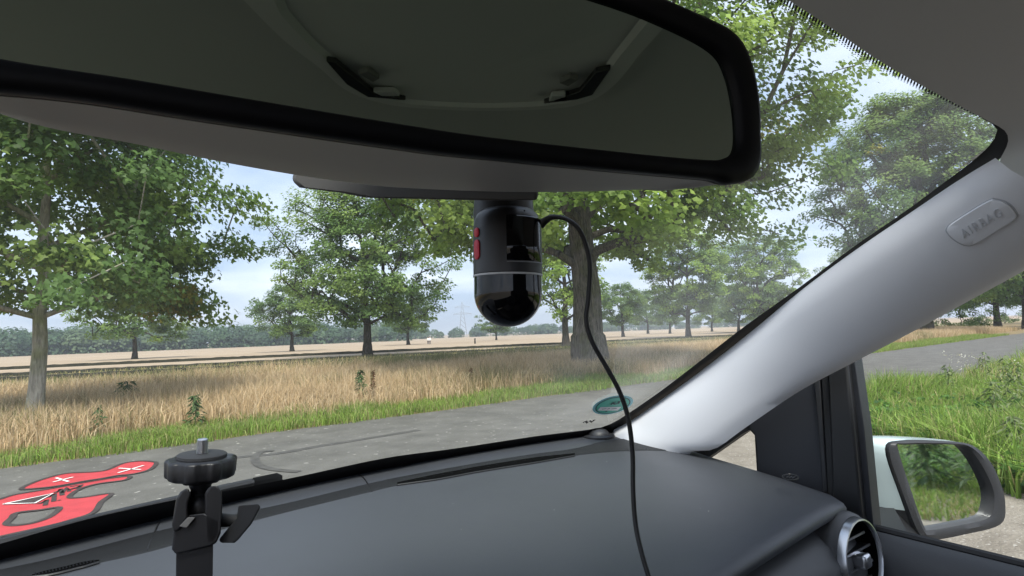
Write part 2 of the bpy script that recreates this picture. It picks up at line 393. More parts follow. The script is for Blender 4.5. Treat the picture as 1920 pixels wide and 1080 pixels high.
# broad low leaves among the meadow grass
def leaf_cards(P, nrm, size, spin, shape):
    """planar leaf outlines at P, normal nrm, returns V,F"""
    n = len(P); k = len(shape); nrm = nrm / np.linalg.norm(nrm, axis=1, keepdims=True)
    h = np.stack([np.cos(spin), np.sin(spin), np.zeros(n)], 1); a = h - nrm * np.sum(h * nrm, 1, keepdims=True); a /= np.linalg.norm(a, axis=1, keepdims=True) + 1e-9
    b = np.cross(nrm, a); sh = np.array(shape)
    V = P[:, None] + size[:, None, None] * (sh[None, :, 0, None] * b[:, None] + sh[None, :, 1, None] * a[:, None] + sh[None, :, 2, None] * nrm[:, None])
    return V.reshape(-1, 3), (np.arange(n * k).reshape(n, k))
KITE = [(0, 0, 0), (0.42, 0.45, 0.05), (0, 1, -0.08), (-0.42, 0.45, 0.05)]
MAPLE = [(0, 0, 0), (0.35, 0.0, 0), (0.60, 0.38, -.05), (0.27, 0.50, 0), (0, 1, -.07), (-0.27, 0.50, 0), (-0.60, 0.38, -.05), (-0.35, 0.0, 0)]
P = np.concatenate([scatter(36000, 5, 15, -6, 5), scatter(16000, 0.3, 8, -12, -6)]); P = P[meadow_ok(P)]; P = P[patchy(P, 0.8, 61) > -0.2]; n = len(P)
P[:, 2] = rng.uniform(0.05, 0.32, n); nr = rng.normal(0, 0.5, (n, 3)) + A([0, 0, 1])
V, Fq = leaf_cards(P, nr, rng.uniform(0.05, 0.11, n), rng.uniform(0, 6.28, n), KITE)
tag(link('meadow_herbs', mesh_np('meadow_herbs', V, Fq, GRASS, pick([(0.07, 0.16, 0.025), (0.10, 0.21, 0.035), (0.13, 0.25, 0.06), (0.05, 0.12, 0.03)], n))), 'broad leaved herbs among the meadow grass', kind='stuff')

P = np.concatenate([scatter(1500, 6, 26, -2, 5)]); P = P[meadow_ok(P)]; P = P[patchy(P, 0.9, 91) > 0.15]; n = len(P); P[:, 2] = rng.uniform(0.35, 0.75, n)
P = np.repeat(P, 5, 0) + rng.normal(0, 0.03, (n * 5, 3)); V, Fq = leaf_cards(P, rng.normal(0, 0.4, P.shape) + A([0, 0, 1]), rng.uniform(0.02, 0.04, len(P)), rng.uniform(0, 6.28, len(P)), KITE)
tag(link('meadow_flowers', mesh_np('meadow_flowers', V, Fq, GRASS, pick([(0.6, 0.6, 0.5), (0.7, 0.68, 0.6), (0.55, 0.5, 0.2)], len(P)))), 'tiny white flower heads over the meadow grass', kind='stuff')

# ================================================================== TREES
BARK = {}
def bark(name, c1, bs=14, lo=0.35, hi=1.35):
    m = mat(name, c1, 0.92, spec=0.12); t = m.node_tree; b = t.nodes['Principled BSDF']; co = t.nodes['Texture Coordinate']
    mp = t.nodes.new('ShaderNodeMapping'); mp.inputs['Scale'].default_value = (1, 1, 0.16); t.links.new(co.outputs['Object'], mp.inputs[0])
    f = t.nodes.new('ShaderNodeTexNoise'); f.inputs['Scale'].default_value = 16; f.inputs['Detail'].default_value = 7; f.inputs['Roughness'].default_value = 0.65; f.inputs['Distortion'].default_value = 0.8; t.links.new(mp.outputs[0], f.inputs['Vector'])
    g = t.nodes.new('ShaderNodeTexNoise'); g.inputs['Scale'].default_value = 1.6; g.inputs['Detail'].default_value = 4; t.links.new(co.outputs['Object'], g.inputs['Vector'])
    r = t.nodes.new('ShaderNodeValToRGB'); e = r.color_ramp.elements; e[0].position = 0.36; e[0].color = (*[c * lo for c in c1], 1); e[1].position = 0.62; e[1].color = (*[min(1, c * hi) for c in c1], 1); t.links.new(f.outputs['Fac'], r.inputs['Fac'])
    k = t.nodes.new('ShaderNodeValToRGB'); k.color_ramp.elements[0].position = 0.45; k.color_ramp.elements[1].position = 0.62; t.links.new(g.outputs['Fac'], k.inputs['Fac'])
    x = t.nodes.new('ShaderNodeMixRGB'); x.blend_type = 'MULTIPLY'; t.links.new(k.outputs['Color'], x.inputs['Fac']); t.links.new(r.outputs['Color'], x.inputs[1]); x.inputs[2].default_value = (0.72, 0.80, 0.55, 1)
    t.links.new(x.outputs[0], b.inputs['Base Color'])
    bm = t.nodes.new('ShaderNodeBump'); bm.inputs['Strength'].default_value = 1.0; bm.inputs['Distance'].default_value = 0.05; t.links.new(f.outputs['Fac'], bm.inputs['Height']); t.links.new(bm.outputs[0], b.inputs['Normal'])
    return m
M_bark = bark('maple_bark', (0.165, 0.145, 0.12)); M_bark_pale = bark('pale_bark', (0.42, 0.39, 0.34), lo=0.62, hi=1.2); M_bark_dark = bark('dark_bark', (0.075, 0.065, 0.055))
LEAF = leaf_mat('leaf', trans=0.55, rough=0.5, spec=0.35)

def tree_data(seed, H, base, R, tr, clumps, per, leaf, pal, shape=KITE, rc=(0.55, 0.95), wide=0.35, yellow=0.0, flat=0.55, hole=0.0, rb=None, low=0.25):
    r = np.random.default_rng(seed)
    # stem
    zt = np.linspace(0, H * 0.84, 12); wx = np.cumsum(r.normal(0, 0.018 * R, 12)); wy = np.cumsum(r.normal(0, 0.018 * R, 12)); wx -= wx[0]; wy -= wy[0]
    wx[:4] *= 0.4; wy[:4] *= 0.4
    rad = tr * (1 - 0.86 * (zt / zt[-1]) ** 0.9); rad[0] *= 1.28
    stem = MB(); zz = np.concatenate([[0, tr * 1.0, tr * 2.4], zt[1:]])
    ring = [(np.interp(z, zt, wx), np.interp(z, zt, wy), z - 0.05 * (z == 0)) for z in zz]
    rr = [tr * 1.45, tr * 1.14, tr * 1.03] + list(rad[1:])
    n = 14; rows = []; bumps = 1 + 0.07 * r.normal(0, 1, n)
    for p, q in zip(ring, rr):
        fl = 1 if p[2] > tr * 2 else 1.0
        rows.append([(p[0] + q * bumps[k] * math.cos(6.2832 * k / n), p[1] + q * bumps[k] * math.sin(6.2832 * k / n), p[2]) for k in range(n)])
    stem.grid(rows, closed=True)
    # clump centres inside an uneven envelope
    lob = r.uniform(0, 6.28, 6)
    C = []
    while len(C) < clumps:
        t = r.random() ** 0.85; th = r.uniform(0, 6.2832)
        prof = (low + (1 - low) * min(1, (t / wide)) ** 0.8) if t < wide else math.sqrt(max(0.02, 1 - ((t - wide) / (1.02 - wide)) ** 2.0))
        env = R * prof * (0.86 + 0.13 * math.sin(2 * th + lob[0]) + 0.11 * math.sin(3 * th + lob[1] + 4 * t) + 0.10 * math.sin(5 * th + lob[2] + 7 * t))
        q = env * (0.25 + 0.75 * r.random() ** 0.5)
        p = A([q * math.cos(th), q * math.sin(th), base + t * (H - base)])
        if C and hole and min(np.linalg.norm((p - c) * A([1, 1, 1.3])) for c in C) < hole * rc[1]: 
            if r.random() < 0.93: continue
        C.append(p)
    C = A(C); ax = np.stack([np.interp(C[:, 2], zt, wx), np.interp(C[:, 2], zt, wy)], 1); C[:, :2] += ax
    order = np.argsort(np.hypot(C[:, 0] - ax[:, 0], C[:, 1] - ax[:, 1]))
    zs = np.linspace(base * (0.85 if base > 3 else 0.95), H * 0.82, 14)
    nodes = [A([np.interp(z, zt, wx), np.interp(z, zt, wy), z]) for z in zs]; par = [-1] * len(nodes); segs = []; cnt = [0] * len(nodes)
    for ci in order:
        c = C[ci]; Q = A(nodes); d = c - Q; dist = np.linalg.norm(d, axis=1); hz = np.hypot(d[:, 0], d[:, 1])
        cost = dist + 1.5 * np.maximum(0, hz * 0.45 - d[:, 2]); k = int(np.argmin(cost)); prev = k
        m = max(1, int(dist[k] / 0.9)); jit = r.normal(0, 0.07 * dist[k], (m, 3))
        for s in range(1, m + 1):
            f = s / m; p = nodes[k] * (1 - f) + c * f + jit[s - 1] * (f < 1) + A([0, 0, 0.10 * dist[k] * math.sin(math.pi * f)])
            nodes.append(p); par.append(prev); cnt.append(0); prev = len(nodes) - 1
        j = prev
        while j >= 0: cnt[j] += 1; j = par[j]
    br = MB(); u = tr * 0.085 if rb is None else rb
    for j in range(len(nodes)):
        if par[j] >= 0:
            p, q = nodes[par[j]], nodes[j]; ra = min(u * cnt[j] ** 0.55, tr * 0.29); rp = min(u * cnt[par[j]] ** 0.55, ra * 1.5) if par[par[j]] >= 0 else ra * 1.3
            br.tube([p, q], [max(rp, 0.011), max(ra, 0.009)], n=5, cap=False)
    # leaves
    rcl = r.uniform(rc[0], rc[1], clumps); tot = clumps * per; ci = np.repeat(np.arange(clumps), per)
    g = r.normal(0, 1, (tot, 3)); g /= np.linalg.norm(g, axis=1, keepdims=True); g *= (0.25 + 0.75 * r.random((tot, 1)) ** 0.6)
    g *= rcl[ci][:, None] * A([1, 1, flat]); Pl = C[ci] + g
    Pl[:, 2] -= 0.25 * (g[:, 0] ** 2 + g[:, 1] ** 2) / rcl[ci]
    outw = Pl - A([0, 0, base + 0.45 * (H - base)]); outw /= np.linalg.norm(outw, axis=1, keepdims=True)
    nr = A([0, 0, 0.9]) + 0.7 * outw + r.normal(0, 0.45, (tot, 3))
    spin = np.arctan2(outw[:, 1], outw[:, 0]) + r.normal(0, 0.8, tot)
    V, Fq = leaf_cards(Pl, nr, leaf * r.uniform(0.65, 1.15, tot), spin, shape)
    pal = A(pal); base_c = pal[r.integers(0, len(pal), clumps)][ci] * (1 + r.normal(0, 0.16, (tot, 1)))
    if yellow:
        yc = r.random(clumps) < yellow; f = yc[ci] & (r.random(tot) < 0.7); base_c[f] = A([0.30, 0.27, 0.05]) * (1 + r.normal(0, 0.2, (f.sum(), 1)))
    return stem, br, (V, Fq, np.clip(base_c, 0.004, 1)), nodes
def plant_tree(name, loc, data, label, bk, cat='tree', group=None, lean=0.0, lean_dir=0.0, scale=1.0):
    st, br, (V, Fq, c), _ = data
    root = empty(name, loc, label, cat, group)
    for mbx, nm in ((st, 'trunk'), (br, 'branches')):
        me = bpy.data.meshes.new(nm); me.from_pydata([tuple(v) for v in mbx.v], [], mbx.f); me.materials.append(bk)
        me.polygons.foreach_set('use_smooth', np.ones(len(me.polygons), bool)); me.update(); link(nm, me, root)
    link('crown', mesh_np('crown', V, Fq, LEAF, c), root)
    root.rotation_euler = (lean * math.cos(lean_dir), lean * math.sin(lean_dir), 0); root.scale = (scale,) * 3
    return root
def copy_tree(o, name, loc, label, group=None, rz=0.0, sc=1.0):
    c = o.copy(); COL.objects.link(c); c.name = name; c.location = loc; c.rotation_euler = (0, 0, rz); c.scale = (sc,) * 3
    tag(c, label, o['category'], group)
    for ch in o.children:
        k = ch.copy(); COL.objects.link(k); k.parent = c
    return c
G1 = [(0.145, 0.235, 0.06), (0.185, 0.275, 0.068), (0.115, 0.20, 0.056), (0.22, 0.31, 0.078)]
G2 = [(0.215, 0.325, 0.06), (0.26, 0.37, 0.07), (0.16, 0.26, 0.055), (0.29, 0.40, 0.09)]
G3 = [(0.13, 0.21, 0.058), (0.165, 0.245, 0.062), (0.11, 0.185, 0.052)]
GRP_ROAD, GRP_FIELD = 'old trees lining the lane', 'trees standing along the field edge'
t1 = plant_tree('maple_tree', (0.80, 16.1, 0), tree_data(11, 10.5, 2.35, 4.4, 0.165, 320, 230, 0.122, G1, MAPLE, rc=(0.55, 1.0), wide=0.15, yellow=0.03, flat=0.5, low=0.85, rb=0.010),
           'dark green maple with pale patchy trunk at the left, nearest the lane', M_bark_pale, group=GRP_ROAD)
t2 = plant_tree('maple_tree', (16.95, 15.2, 0), tree_data(23, 19, 4.4, 11.4, 0.56, 700, 230, 0.20, G2, KITE, rc=(0.7, 1.25), wide=0.4, yellow=0.03, flat=0.5, low=0.75, rb=0.017),
           'huge yellow green maple with the thickest trunk, behind the dash camera', M_bark, group=GRP_ROAD)
x, y = at_base(1735, 52)
t4 = plant_tree('maple_tree', (x, y, 0), tree_data(31, 21, 4.0, 9.0, 0.62, 460, 190, 0.26, G1 + G3, KITE, rc=(0.9, 1.5), wide=0.45, yellow=0.06, flat=0.5, low=0.6),
           'tall dark tree with broad trunk behind the right pillar', M_bark_dark, group=GRP_ROAD)
def fz(x, y): return float(ground_z(A(x), A(y)))
def field_tree(px, depth, sd, H, base, R, tr, clumps, per, leaf, pal, label, nm='field_tree', bk=M_bark_dark, **k):
    x, y = at_base(px, depth); return plant_tree(nm, (x, y, fz(x, y)), tree_data(sd, H, base, R, tr, clumps, per, leaf, pal, **k), label, bk, group=GRP_FIELD)
fa = field_tree(688, 49, 41, 14.5, 2.7, 7.4, 0.36, 280, 170, 0.23, G1 + G3, 'broad round tree in mid field left of the dash camera', wide=0.35, rc=(0.7, 1.25), low=0.6, hole=0.6)
fb = field_tree(548, 88, 42, 9.8, 2.2, 5.6, 0.28, 120, 110, 0.30, G3, 'small dark tree in front of the left treeline', wide=0.35, rc=(0.7, 1.2), low=0.6)
fc = field_tree(253, 74, 43, 10.5, 2.4, 6.2, 0.30, 150, 110, 0.30, G1, 'spreading tree behind the left roadside maple', wide=0.3, rc=(0.7, 1.2), low=0.7)
fd = field_tree(1060, 58, 44, 14, 2.6, 4.6, 0.34, 150, 100, 0.27, G2, 'slim light green tree just left of the thick trunk', wide=0.4, rc=(0.7, 1.2), low=0.6)
fe = field_tree(1290, 84, 45, 15, 3.2, 7.4, 0.36, 210, 120, 0.32, G3 + G2, 'airy tree with bare limbs in the field right of the thick trunk', wide=0.5, rc=(0.7, 1.2), low=0.5, hole=0.9)
def again(src, px, depth, label, rz, sc):
    x, y = at_base(px, depth); return copy_tree(src, 'field_tree', (x, y, fz(x, y)), label, GRP_FIELD, rz, sc)
again(fb, 765, 118, 'far small tree between the broad round tree and dash camera', 1.0, 1.1)
again(fb, 930, 150, 'low bushy far tree directly below the dash camera', 2.2, 0.85)
again(fb, 1168, 112, 'upright far tree just right of the thick trunk', 0.7, 1.0)
again(fb, 1256, 140, 'little far tree left of the airy tree', 4.0, 0.95)
again(fc, 1335, 150, 'far tree between the airy tree and the windscreen pillar', 2.0, 0.85)
again(fe, 1425, 105, 'pale tree beside the windscreen pillar edge', 1.5, 1.1)
again(fb, 1215, 165, 'distant low tree between the two small trees right of the thick trunk', 5.2, 1.2)
again(fc, 1385, 120, 'bushy mid field tree near the lower windscreen pillar', 1.1, 0.9)
again(fa, 1440, 175, 'distant tree half hidden by the lower windscreen pillar', 3.0, 0.9)
# trees seen through the side window
x, y = at_base(1872, 78); copy_tree(fa, 'roadside_tree', (x, y, 0), 'dark tree at the far right in the side window', GRP_ROAD, 2.0, 1.1)
x, y = at_base(1925, 66); copy_tree(fc, 'roadside_tree', (x, y, 0), 'pale trunked tree at the right edge of the side window', GRP_ROAD, 0.4, 1.2)
x, y = at_base(1990, 95); copy_tree(fd, 'roadside_tree', (x, y, 0), 'tree beyond the right edge of the side window', GRP_ROAD, 1.4, 1.2)
x, y = at_base(1640, 100); copy_tree(fa, 'roadside_tree', (x, y, 0), 'green tree behind the upper right pillar', GRP_ROAD, 5.0, 1.0)
def bush(px, depth, sd, H, R, pal, label, per=70, leaf=0.22):
    x, y = at_base(px, depth); r = tree_data(sd, H, 0.25, R, 0.06, 55, per, leaf, pal, KITE, rc=(0.5, 0.9), wide=0.35, low=0.8)
    return plant_tree('bush', (x, y, fz(x, y)), r, label, M_bark_dark, cat='bush')
bush(1805, 72, 51, 4.2, 4.4, [(0.12, 0.2, 0.035), (0.16, 0.25, 0.045), (0.10, 0.17, 0.03)], 'bright green bush beside the trunk in the side window')
bush(1885, 110, 52, 6.0, 8.0, G3, 'dark hedge bush at the back of the side window')

# far treelines (stuff)
def forest(name, px0, px1, d0, d1, hgt, n, label, pal, seed, leaf, per=90):
    r = np.random.default_rng(seed); Vs = []; Cs = []
    f = np.sort(r.random(n)); P = []
    for t in f:
        d = d0 + (d1 - d0) * t + r.uniform(0, 28); x, y = at_base(px0 + (px1 - px0) * t, d); h = hgt * r.uniform(0.6, 1.1); P.append((x, y, fz(x, y), h))
    P = A(P); k = np.repeat(np.arange(n), per); g = r.normal(0, 1, (n * per, 3)); g /= np.linalg.norm(g, axis=1, keepdims=True); g[:, 2] = np.abs(g[:, 2]) * 1.0 - 0.15 * r.random(n * per)
    h = P[k, 3][:, None]; Q = P[k, :3] + A([0, 0, 0.42]) * h + g * h * A([0.5, 0.5, 0.56]) * (0.8 + 0.25 * r.random((n * per, 1)))
    low = r.random(n * per) < 0.33; Q[low, 2] = P[k][low, 2] + r.random(low.sum()) * 0.6 * P[k][low, 3]
    V, Fq = leaf_cards(Q, g + A([0, 0, 0.35]) + r.normal(0, 0.3, g.shape), leaf * r.uniform(0.6, 1.3, len(Q)), r.uniform(0, 6.28, len(Q)), [(0, -0.5, 0), (0.45, 0, 0.05), (0, 0.5, 0), (-0.45, 0, 0.05)])
    pal = A(pal); c = pal[r.integers(0, len(pal), n)][k] * (1 + r.normal(0, 0.14, (len(Q), 1)))
    return tag(link(name, mesh_np(name, V, Fq, LEAF, np.clip(c, .005, 1))), label, kind='stuff')
FP = [(0.085, 0.15, 0.075), (0.11, 0.18, 0.085), (0.07, 0.125, 0.07), (0.135, 0.195, 0.095)]
forest('forest', -260, 760, 190, 300, 11, 170, 'dense mixed woodland behind the left of the field', FP, 3, 1.15, 560)
forest('treeline', 700, 1560, 430, 620, 9, 150, 'low blue green treeline along the far right of the field', FP, 4, 1.5, 260)

# ------------------------------------------------------------------ weeds at the verge
M_stem = mat('weed_stem', (0.16, 0.2, 0.06), 0.7)
def weed(px, depth_y, h, seed, label, pal, n=46, leaf=0.11, cone=0.16, nm='weed_plant', ground=0.0):
    r = np.random.default_rng(seed); d = ray(px, 700); s = depth_y / d[1]; x = d[0] * s
    root = empty(nm, (x, depth_y, ground), label, 'plant', 'single weeds standing in the verge')
    st = MB(); st.tube([(x, depth_y, ground), (x + r.normal(0, .03), depth_y, ground + h * 0.5), (x + r.normal(0, .05), depth_y + r.normal(0, .04), ground + h)], [0.010, 0.008, 0.003], n=5)
    for _ in range(4):
        z = r.uniform(0.3, 0.7) * h; th = r.uniform(0, 6.28); st.tube([(x, depth_y, ground + z), (x + cone * math.cos(th), depth_y + cone * math.sin(th), ground + z + 0.25 * h)], [0.006, 0.002], n=4)
    st.build('stem', M_stem, root)
    t = r.random(n) ** 0.8; th = r.uniform(0, 6.28, n); rad = cone * (1.1 - t) * r.random(n)
    Pq = np.stack([rad * np.cos(th), rad * np.sin(th), (0.08 + 0.92 * t) * h], 1)
    V, Fq = leaf_cards(Pq, np.stack([np.cos(th) * 0.5, np.sin(th) * 0.5, np.ones(n)], 1) + r.normal(0, .3, (n, 3)), leaf * r.uniform(0.6, 1.2, n), th, [(0, 0, 0), (0.16, 0.4, 0.04), (0, 1, -0.12), (-0.16, 0.4, 0.04)])
    link('foliage', mesh_np('foliage', V, Fq, GRASS, pick(pal, n)), root)
    return root
WG = [(0.07, 0.12, 0.04), (0.1, 0.15, 0.06), (0.055, 0.1, 0.035)]
weed(185, 12.4, 0.62, 1, 'thin grey green weed right of the pale maple trunk', WG)
weed(366, 12.2, 0.66, 2, 'bushier green weed at the grass edge above the ball head mount', WG, n=160, leaf=0.13)
weed(238, 17.5, 0.75, 3, 'dark spreading weed amid dry grass right of the pale trunk', WG, n=120, cone=0.55, leaf=0.2)
weed(676, 13.1, 0.85, 4, 'tall green weed beside the rust brown dock', WG, n=170, leaf=0.13)
weed(699, 13.2, 0.80, 5, 'rust brown dock seed stalk in the dry grass', [(0.085, 0.032, 0.012), (0.13, 0.052, 0.018)], n=420, leaf=0.06, cone=0.075)
weed(883, 14.2, 0.6, 6, 'faint brown stalk below the dash camera', [(0.10, 0.045, 0.018), (0.14, 0.065, 0.025)], n=200, leaf=0.08, cone=0.11)
def weed_at(x, y, h, seed, label, pal, **k):
    global ray
    o = weed(960, 10, h, seed, label, pal, **k); o.location = (x, y, 0); return o
for i, (px, py, h) in enumerate(((1890, 745, 0.95), (1912, 760, 0.9), (1868, 790, 0.75), (1850, 700, 0.8), (1780, 720, 0.7), (1905, 850, 0.6))):
    p = on_z(px, py + 20, 0.1)
    weed_at(p[0], p[1], h, 20 + i, ('tall pale weed at the right edge of the side window', 'pale weed leaning by the right frame edge', 'weed above the outer mirror top right corner',
            'whitish flowering weed on the bank by the lane', 'thin stalk standing at the lane edge in the side window', 'leafy weed right of the outer mirror')[i], [(0.16, 0.2, 0.09), (0.22, 0.26, 0.13), (0.1, 0.16, 0.05)], n=110, cone=0.22, leaf=0.1)
# plants behind the car that the outer mirror shows
for i, (x, y, h) in enumerate(((3.9, -7.9, 1.2), (4.5, -8.4, 1.5), (3.4, -8.6, 0.9), (4.9, -9.2, 1.7), (4.2, -7.2, 0.9))):
    weed_at(x, y, h, 40 + i, ('dark leafy weed in the middle of the outer mirror', 'tall leafy weed reflected right in the outer mirror', 'slender weed reflected left in the outer mirror', 'tallest leafy weed at the back of the outer mirror reflection', 'low weed at the gravel edge in the outer mirror')[i], WG, n=260, cone=0.45, leaf=0.17)

# ------------------------------------------------------------------ things far out on the field
M_white = mat('white_cloth', (0.8, 0.79, 0.76), 0.8); M_darkcloth = mat('dark_cloth', (0.05, 0.045, 0.05), 0.8); M_skin = mat('skin', (0.5, 0.32, 0.24), 0.6)
def person(px, depth, h, step, label):
    x, y = at_base(px, depth); z = fz(x, y); root = empty('person', (x, y, z), label, 'person')
    k = h / 1.7; sx = A([_r0[0], _r0[1], 0]); P = lambda a, zz: A([x, y, z]) + sx * a * k + A([0, 0, zz * k])
    b = MB(); b.tube([P(0.24, 0.70), P(0.25, 0.9), P(0.20, 1.2), P(0.13, 1.36), P(0, 1.40), P(0, 1.50), P(0, 1.56), P(0, 1.64), P(0, 1.70)], [0.03 * k, 0.035 * k, 0.04 * k, 0.05 * k, 0.06 * k, 0.055 * k, 0.09 * k, 0.095 * k, 0.03 * k], n=8)
    b.tube([P(0, 1.40), P(-0.13, 1.36), P(-0.20, 1.2), P(-0.25, 0.9), P(-0.24, 0.70)], [0.05 * k, 0.05 * k, 0.04 * k, 0.035 * k, 0.03 * k], n=8)
    b.build('body', M_skin, root)
    s_ = MB(); s_.tube([P(0, 0.86), P(0, 1.05), P(0, 1.30), P(0, 1.45)], [0.17 * k, 0.16 * k, 0.2 * k, 0.08 * k], n=8)
    for s in (-1, 1): s_.tube([P(s * 0.17, 1.38), P(s * 0.23, 1.15), P(s * 0.25, 0.96)], [0.07 * k, 0.055 * k, 0.05 * k], n=6)
    s_.build('shirt', M_white, root)
    t = MB()
    for s in (-1, 1): t.tube([P(s * 0.08, 0.9), P(s * (0.09 + step), 0.48), P(s * (0.10 + 1.4 * step), 0.0)], [0.10 * k, 0.075 * k, 0.055 * k], n=6)
    t.build('trousers', M_darkcloth, root)
person(802, 118, 1.35, 0.02, 'small figure in white top on the field, left of two'); person(805.5, 114, 1.35, 0.05, 'small figure in white top on the field, right of two')
x, y = at_base(890, 96); z = fz(x, y)
pr = empty('field_post', (x, y, z), 'short dark post at the near edge of the field', 'post')
MB().tube([(x, y, z - 0.1), (x, y, z + 0.75)], [0.13, 0.12], n=8).build('post', M_bark_dark, pr); MB().tube([(x, y, z + 0.75), (x, y, z + 0.86)], [0.15, 0.10], n=8).build('cap', M_bark_dark, pr)
M_steel = mat('galvanised_steel', (0.33, 0.35, 0.38), 0.6, 0.3)
def pylon(px, depth, h, label):
    x, y = at_base(px, depth); z = fz(x, y); root = empty('power_pylon', (x, y, z), label, 'pylon')
    a = A([_r0[0], _r0[1], 0]); b = A([_f0[0], _f0[1], 0]); O = A([x, y, z]); m = MB(); lv = np.linspace(0, 1, 9); w = 3.0 * (1 - lv) ** 1.3 + 0.5
    crn = lambda i, s, t: O + a * s * w[i] + b * t * w[i] + A([0, 0, lv[i] * h])
    for i in range(8):
        for s, t in ((1, 1), (1, -1), (-1, 1), (-1, -1)):
            m.tube([crn(i, s, t), crn(i + 1, s, t)], 0.16, n=4)
        for (s, t), (s2, t2) in (((1, 1), (-1, 1)), ((1, -1), (-1, -1)), ((1, 1), (1, -1)), ((-1, 1), (-1, -1))):
            m.tube([crn(i, s, t), crn(i + 1, s2, t2)], 0.10, n=4)
    m.build('lattice_mast', M_steel, root)
    for lvl, L in ((0.66, 8.0), (0.86, 6.5)):
        c = MB(); c.tube([O + A([0, 0, lvl * h]) - a * L, O + A([0, 0, lvl * h]) + a * L], 0.2, n=4)
        for s in (-1, 1):
            c.tube([O + A([0, 0, (lvl + 0.05) * h]), O + A([0, 0, lvl * h]) + a * L * s], 0.13, n=4)
            c.tube([O + A([0, 0, lvl * h]) + a * L * 0.92 * s, O + A([0, 0, lvl * h - 1.8]) + a * L * 0.92 * s], 0.12, n=4)
        c.build('cross_arm', M_steel, root)
pylon(868, 520, 30, 'lattice power pylon on the horizon left of the dash camera')
# long low windrows of cut straw before the field
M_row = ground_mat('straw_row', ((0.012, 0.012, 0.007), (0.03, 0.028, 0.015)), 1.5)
def windrow(pa, pb, hh, ww, label):
    a, b = on_z(*pa, 0)[:2], on_z(*pb, 0)[:2]; r = np.random.default_rng(int(pa[1])); t = np.linspace(-0.08, 1.5, 260); dn = (b - a) / np.linalg.norm(b - a); nn_ = A([-dn[1], dn[0]]); rows = []
    for q in t:
        c = a + (b - a) * q + nn_ * r.normal(0, .02); h = hh * (0.88 + 0.2 * r.random())
        rows.append([A([*(c + nn_ * o), float(ground_z(A(c[0]), A(c[1]))) + z_]) for o, z_ in ((-ww, -0.03), (-ww * 0.4, h), (ww * 0.4, h), (ww, -0.03))])
    tag(MB().grid(rows).build('windrow', M_row), label, kind='structure')
windrow((0, 693), (1350, 632), 0.24, 0.35, 'thin dark bank along the near edge of the stubble'); windrow((0, 706), (1350, 637), 0.20, 0.7, 'second dark ditch line before the stubble'); windrow((0, 716), (1200, 650), 0.22, 0.9, 'third broken ditch line behind the dry grass')
# ------------------------------------------------------------------ marks on the lane
M_tar = mat('tar_seam', (0.07, 0.066, 0.06), 0.7, var=0.25, vscale=6)
def ribbon(mb, pts, w, up=(0, 0, 1)):
    pts = [A(p, float) for p in pts]; L, R_ = [], []
    for i, p in enumerate(pts):
        t = pts[min(i + 1, len(pts) - 1)] - pts[max(i - 1, 0)]; s = np.cross(t, A(up, float)); s /= np.linalg.norm(s) + 1e-12
        ww = w if np.isscalar(w) else w[i]; L.append(p - s * ww / 2); R_.append(p + s * ww / 2)
    mb.grid([L, R_]); return mb
m = MB(); ribbon(m, crom([on_z(*q, 0.0125) for q in ((785, 806), (700, 820), (600, 836), (520, 850), (440, 858), (330, 872))]), 0.15); m.build('tar_seam', M_tar, smooth=False)['kind'] = 'structure'
m = MB(); ribbon(m, crom([on_z(*q, 0.0165) for q in ((513, 845), (490, 847), (478, 858), (486, 872), (515, 880), (560, 884))]), 0.11); m.build('tar_seam', M_tar, smooth=False)['kind'] = 'structure'

# painted emblem on the lane
M_red = mat('red_road_paint', (0.46, 0.045, 0.055), 0.7, var=0.12, vscale=5); M_blk = mat('black_road_paint', (0.045, 0.035, 0.033), 0.75, var=0.2, vscale=9); M_wht = mat('white_road_paint', (0.8, 0.79, 0.77), 0.7)
em = empty('painted_emblem', tuple(on_z(100, 940, 0.008)), 'red painted emblem with white crosses on the asphalt at lower left', 'road painting')
def E(pts, z): return [on_z(a / 3.4286, 800 + b / 3.4286, z) for a, b in pts]
up_red = [(135, 398), (250, 345), (420, 300), (600, 290), (690, 276), (790, 235), (900, 220), (985, 224), (1004, 236), (962, 275), (860, 302), (760, 312), (650, 332), (550, 347), (380, 378), (250, 394)]
lo_red = [(-90, 500), (0, 465), (100, 435), (300, 402), (520, 362), (700, 332), (830, 318), (800, 342), (640, 364), (530, 392), (462, 430), (452, 455), (540, 452), (715, 428), (650, 482), (600, 550), (450, 600), (330, 632), (150, 672), (0, 705), (-90, 720)]
hole = [(40, 622), (75, 585), (110, 552), (250, 535), (380, 518), (330, 572), (220, 615), (100, 632)]
MB().poly(E(up_red, 0.0135)).build('red_field', M_red, em, smooth=False); MB().poly(E(lo_red, 0.0135), [E(hole, 0.0135)]).build('red_field', M_red, em, smooth=False)
k = MB()
for pts, w, cl in ((up_red, 0.055, True), (lo_red, 0.055, True), (hole, 0.06, True)):
    q = crom(E(pts, 0.0180), 4, closed=cl); q.append(q[0]); ribbon(k, q, w)
k.build('black_outline', M_blk, em, smooth=False)
k = MB(); k.poly(E([(20, 496), (340, 428), (225, 490)], 0.0205))
k.build('black_wedge', M_blk, em, smooth=False)
for grp in (([(20, 496), (340, 428), (225, 490), (20, 496)],), ([(340, 355), (470, 323)], [(360, 328), (440, 352)]), ([(758, 296), (925, 248)], [(765, 266), (905, 275)])):
    k = MB()
    for pts in grp: ribbon(k, E(pts, 0.0235), 0.032)
    k.build('white_line' if len(grp) == 1 else 'white_cross', M_wht, em, smooth=False)
k = MB()
